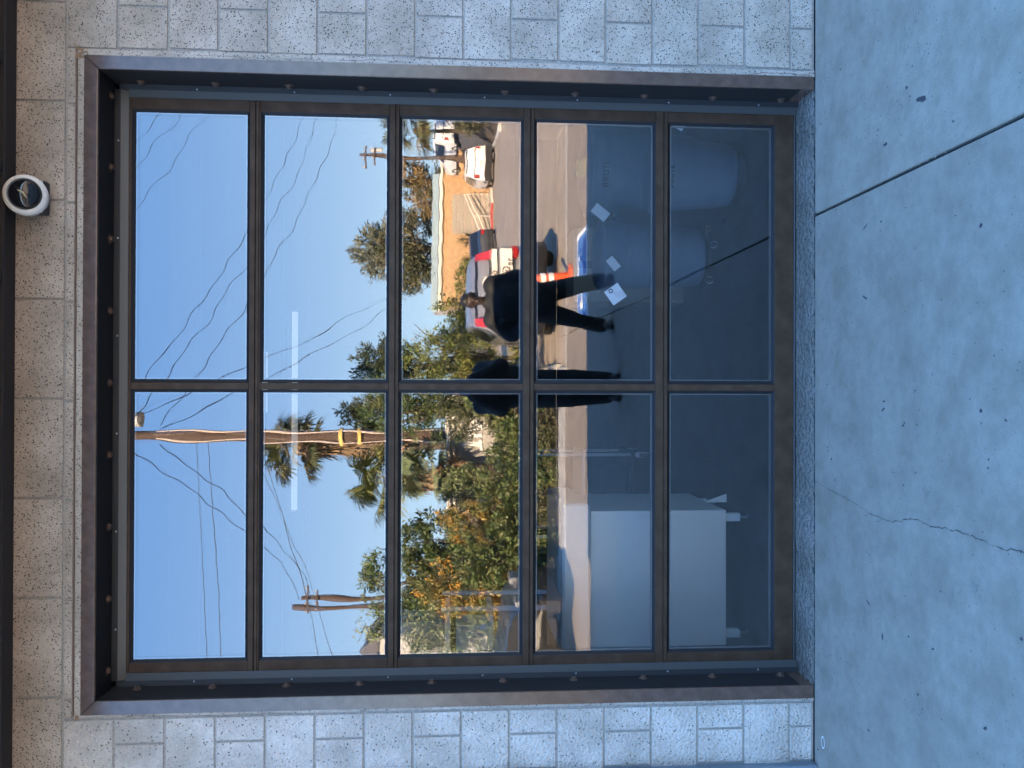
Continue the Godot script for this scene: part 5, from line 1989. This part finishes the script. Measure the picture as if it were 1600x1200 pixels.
func hand(wrist: Vector3, fwd: Vector3, out: Vector3, curl: float, thumb_side: float) -> Array:
	# palm and five fingers; fwd along the hand, out = back of the hand
	var x := fwd.cross(out).normalized() * thumb_side
	var b := []
	var len := [0.066, 0.074, 0.070, 0.054]
	for i in 4:
		var o := x * (0.028 - 0.019 * i)
		var kn := wrist + fwd * 0.082 + o
		b.append([wrist + o * 0.55 + fwd * 0.012, kn, 0.0135, 0.0105])
		var p := kn
		var a := curl * 0.35
		for s in 3:
			var l: float = len[i] * [0.46, 0.31, 0.23][s]
			a += curl * 0.75
			var q := p + (fwd * cos(a) - out * sin(a)) * l
			b.append([p, q, 0.0098 - 0.001 * s, 0.0090 - 0.001 * s])
			p = q
	var t0 := wrist + fwd * 0.022 + x * 0.026
	var t1 := t0 + (fwd * 0.6 + x * 0.7 - out * 0.35).normalized() * 0.042
	var t2 := t1 + (fwd * 0.85 + x * 0.25 - out * 0.5).normalized() * 0.030
	b.append([wrist + fwd * 0.01, t0, 0.014, 0.013])
	b.append([t0, t1, 0.0125, 0.0105])
	b.append([t1, t2, 0.0105, 0.0085])
	return b

func person(label: String, at: Vector3, J: Dictionary, look: Vector3, jacket: StandardMaterial3D, trousers: StandardMaterial3D, badge: bool, curl: float) -> Node3D:
	var o := thing("person", label, "person", at, "people reflected in the glass")
	var skin := paint(0.065, 0.042, 0.034, 0.55)
	skin.subsurf_scatter_enabled = true
	skin.subsurf_scatter_strength = 0.1
	var mb := MB.new()
	# trunk, limbs under the clothes
	var body := [[J.pelvis, J.chest, 0.105, 0.115], [J.chest, J.neck, 0.10, 0.055], [J.neck, J.head + Vector3(0, -0.06, 0), 0.052, 0.05]]
	for s in ["l", "r"]:
		body.append([J.chest + Vector3(0, 0.06, 0), J[s + "sh"], 0.07, 0.055])
		body.append([J[s + "sh"], J[s + "el"], 0.046, 0.036])
		body.append([J[s + "el"], J[s + "wr"], 0.036, 0.024])
		body.append([J[s + "hip"], J[s + "kn"], 0.078, 0.052])
		body.append([J[s + "kn"], J[s + "an"], 0.050, 0.034])
		body.append([J[s + "an"], J[s + "an"] + Vector3(0, -0.03, -0.13), 0.034, 0.026])
	nets(mb, body, 0.018, 0.03)
	# head: skull, jaw, nose, ears, brow, lips
	var H: Vector3 = J.head
	var f := look.normalized()
	var rt := f.cross(Vector3.UP).normalized()
	var up := rt.cross(f).normalized()
	var hd := [[H + up * 0.035 - f * 0.015, H + up * 0.03 + f * 0.012, 0.078, 0.074], [H - up * 0.02 + f * 0.012, H - up * 0.062 + f * 0.034, 0.062, 0.042], [H + up * 0.012 + f * 0.082, H - up * 0.018 + f * 0.099, 0.008, 0.0125], [H - up * 0.045 + f * 0.076 - rt * 0.018, H - up * 0.045 + f * 0.076 + rt * 0.018, 0.008, 0.008], [H + up * 0.030 + f * 0.078 - rt * 0.034, H + up * 0.030 + f * 0.078 + rt * 0.034, 0.009, 0.009], [H - up * 0.05, J.neck, 0.05, 0.05]]
	for s in [-1.0, 1.0]:
		hd.append([H + rt * s * 0.076 + up * 0.016, H + rt * s * 0.079 - up * 0.022, 0.013, 0.009])
	nets(mb, hd, 0.0075, 0.014)
	for s in ["l", "r"]:
		var fw: Vector3 = (J[s + "hand"] - J[s + "wr"]).normalized()
		var ot: Vector3 = J[s + "back"]
		ot = (ot - fw * ot.dot(fw)).normalized()
		nets(mb, hand(J[s + "wr"], fw, ot, curl, -1.0 if s == "l" else 1.0), 0.0055, 0.006)
	var bm := part("body", mb, skin, o)
	for s in [-1.0, 1.0]:
		mb = MB.new()
		mb.ball(H + rt * s * 0.031 + up * 0.012 + f * 0.079, Vector3.ONE * 0.0105, 10, 8)
		part("eye", mb, paint(0.05, 0.04, 0.035, 0.2), bm)
	# short dark hair over the back and top of the skull
	mb = MB.new()
	nets(mb, [[H + up * 0.052 - f * 0.030, H + up * 0.056 + f * 0.022, 0.073, 0.064], [H - up * 0.005 - f * 0.045, H + up * 0.04 - f * 0.03, 0.060, 0.068]], 0.010, 0.02)
	part("hair", mb, paint(0.012, 0.010, 0.009, 0.6), o)
	# jacket
	mb = MB.new()
	var jk := [[J.pelvis + Vector3(0, -0.02, 0), J.chest, 0.160, 0.172], [J.pelvis + Vector3(-0.055, -0.03, 0), J.pelvis + Vector3(0.055, -0.03, 0), 0.135, 0.135], [J.chest, J.neck + Vector3(0, -0.05, 0), 0.145, 0.085], [J.neck + Vector3(0, -0.035, 0.01), J.neck + Vector3(0, 0.0, 0.008), 0.072, 0.066]]
	for s in [-1.0, 1.0]:
		jk.append([J.pelvis + Vector3(s * 0.06, 0.05, 0), J.chest + Vector3(s * 0.085, 0.0, 0), 0.125, 0.13])
	for s in ["l", "r"]:
		jk.append([J.chest + Vector3(0, 0.05, 0), J[s + "sh"], 0.115, 0.098])
		jk.append([J[s + "sh"], J[s + "el"], 0.092, 0.076])
		jk.append([J[s + "el"], J[s + "el"].lerp(J[s + "wr"], 0.93), 0.074, 0.052])
	nets(mb, jk, 0.017, 0.035)
	var ja := part("jacket", mb, jacket, o)
	mb = MB.new()
	var tr := [[J.pelvis + Vector3(-0.05, 0.0, 0), J.pelvis + Vector3(0.05, 0.0, 0), 0.118, 0.118]]
	for s in ["l", "r"]:
		tr.append([J[s + "hip"], J[s + "kn"], 0.112, 0.084])
		tr.append([J[s + "kn"], J[s + "an"] + Vector3(0, 0.02, 0), 0.084, 0.072])
	nets(mb, tr, 0.017, 0.025)
	part("trousers", mb, trousers, o)
	for s in ["l", "r"]:
		mb = MB.new()
		var an: Vector3 = J[s + "an"]
		nets(mb, [[Vector3(an.x, 0.045, an.z + 0.035), Vector3(an.x, 0.042, an.z - 0.05), 0.043, 0.041], [Vector3(an.x, 0.042, an.z - 0.05), Vector3(an.x + (0.02 if s == "r" else -0.02), 0.036, an.z - 0.155), 0.041, 0.034], [Vector3(an.x, 0.05, an.z + 0.02), Vector3(an.x, 0.12, an.z + 0.01), 0.046, 0.05]], 0.011, 0.02)
		part("boot", mb, paint(0.010, 0.010, 0.011, 0.35), o)
	if badge:
		# six pointed cloth star on the chest and a patch on the sleeve
		var pts := []
		for i in 12:
			var a := TAU * i / 12.0 + PI / 2
			var rr := 0.030 if i % 2 == 0 else 0.016
			pts.append(J.star + Vector3(cos(a) * rr, sin(a) * rr, 0))
		mb = MB.new()
		mb.prism(pts, Vector3(0, 0, -0.006))
		part("star_badge", mb, paint(0.10, 0.11, 0.12, 0.5), ja)
		mb = MB.new()
		mb.prism([J.patch + Vector3(-0.035, 0, 0), J.patch + Vector3(0, -0.04, 0), J.patch + Vector3(0.035, 0, 0), J.patch + Vector3(0, 0.04, 0)], Vector3(-0.002, 0, -0.006))
		part("sleeve_patch", mb, paint(0.06, 0.06, 0.065, 0.7), ja)
	return o

func people() -> void:
	var dark := paint(0.010, 0.011, 0.014, 0.75)
	var pants := paint(0.020, 0.020, 0.018, 0.8)
	# feet well apart, hands at the belt, facing the door
	var J := {
		"pelvis": Vector3(0.0, 0.74, 0.0), "chest": Vector3(0.0, 1.06, -0.01), "neck": Vector3(0.0, 1.255, 0.0), "head": Vector3(0.01, 1.385, -0.015),
		"lsh": Vector3(-0.165, 1.185, 0.0), "lel": Vector3(-0.315, 0.985, 0.02), "lwr": Vector3(-0.205, 0.83, -0.115), "lhand": Vector3(-0.13, 0.80, -0.165), "lback": Vector3(-0.5, 0.3, -0.6),
		"rsh": Vector3(0.165, 1.185, 0.0), "rel": Vector3(0.250, 0.965, 0.02), "rwr": Vector3(0.185, 0.80, -0.105), "rhand": Vector3(0.12, 0.755, -0.155), "rback": Vector3(0.5, 0.3, -0.6),
		"lhip": Vector3(-0.085, 0.70, 0.0), "lkn": Vector3(-0.165, 0.40, -0.02), "lan": Vector3(-0.225, 0.085, 0.02),
		"rhip": Vector3(0.085, 0.70, 0.0), "rkn": Vector3(0.160, 0.40, -0.02), "ran": Vector3(0.220, 0.085, 0.02),
		"star": Vector3(0.055, 1.03, -0.186), "patch": Vector3(-0.20, 1.10, -0.10)}
	person("man in dark uniform standing with feet apart, hands at his belt", Vector3(0.845, 0.0, 4.30), J, Vector3(-0.05, -0.05, -1), dark, pants, true, 0.5)
	# the one who takes the picture, telephone held up before the face
	var K := {
		"pelvis": Vector3(0.0, 0.86, 0.08), "chest": Vector3(0.0, 1.16, 0.05), "neck": Vector3(0.0, 1.36, 0.04), "head": Vector3(0.0, 1.49, 0.015),
		"lsh": Vector3(-0.155, 1.285, 0.05), "lel": Vector3(-0.19, 1.14, -0.15), "lwr": Vector3(-0.075, 1.41, -0.255), "lhand": Vector3(-0.045, 1.50, -0.285), "lback": Vector3(-0.8, 0.0, -0.5),
		"rsh": Vector3(0.155, 1.285, 0.05), "rel": Vector3(0.19, 1.14, -0.15), "rwr": Vector3(0.065, 1.41, -0.255), "rhand": Vector3(0.03, 1.50, -0.285), "rback": Vector3(0.8, 0.0, -0.5),
		"lhip": Vector3(-0.08, 0.80, 0.08), "lkn": Vector3(-0.09, 0.45, 0.05), "lan": Vector3(-0.09, 0.085, 0.09),
		"rhip": Vector3(0.08, 0.80, 0.08), "rkn": Vector3(0.09, 0.45, 0.05), "ran": Vector3(0.09, 0.085, 0.09)}
	person("person in black holding a telephone up, behind the middle bar", Vector3(-0.005, 0.0, 3.86), K, Vector3(0, 0, -1), paint(0.012, 0.013, 0.016, 0.8), paint(0.014, 0.015, 0.018, 0.8), false, 0.7)
	var ph := thing("telephone", "upright black telephone held before the photographer's face", "phone", Vector3(-0.013, 1.53, 3.552))
	var mb := MB.new()
	mb.box(Vector3.ZERO, Vector3(0.070, 0.144, 0.008), 0.003)
	part("case", mb, paint(0.012, 0.012, 0.014, 0.3), ph)
	mb = MB.new()
	mb.cyl(Vector3(0.0, 0.045, -0.0042), Vector3(0.0, 0.045, -0.0062), 0.0065, 0.006, 14)
	part("lens", mb, paint(0.02, 0.02, 0.03, 0.05), ph)

# ---------------------------------------------------------------- small street things
func clutter() -> void:
	var d := thing("traffic_delineator", "orange tube delineator with white bands standing beside the kerb", "delineator", Vector3(1.51, 0.0, 7.22))
	var org := paint(0.62, 0.085, 0.022, 0.5)
	var white := paint(0.75, 0.75, 0.73, 0.4)
	var xf := Transform3D(Basis(Vector3(0, 0, 1), 0.10), Vector3(0, 0.035, 0))
	var mb := MB.new()
	mb.lathe(Vector3.ZERO, Vector3.UP, [[0.0, 0.0], [0.17, 0.0], [0.17, 0.02], [0.10, 0.04], [0.0, 0.04]], 20)
	part("base", mb, paint(0.55, 0.10, 0.04, 0.7), d)
	mb = MB.new()
	mb.cyl(xf * Vector3.ZERO, xf * Vector3(0, 0.78, 0), 0.062, 0.05, 20)
	part("tube", mb, org, d)
	for y in [0.19, 0.31]:
		mb = MB.new()
		mb.cyl(xf * Vector3(0, y, 0), xf * Vector3(0, y + 0.075, 0), 0.0635, 0.0630, 20)
		part("band", mb, white, d)
	mb = MB.new()
	mb.lathe(xf * Vector3(0, 0.78, 0), xf.basis * Vector3.UP, [[0.05, 0.0], [0.03, 0.03], [0.03, 0.07], [0.0, 0.08]], 14)
	part("grip", mb, org, d)
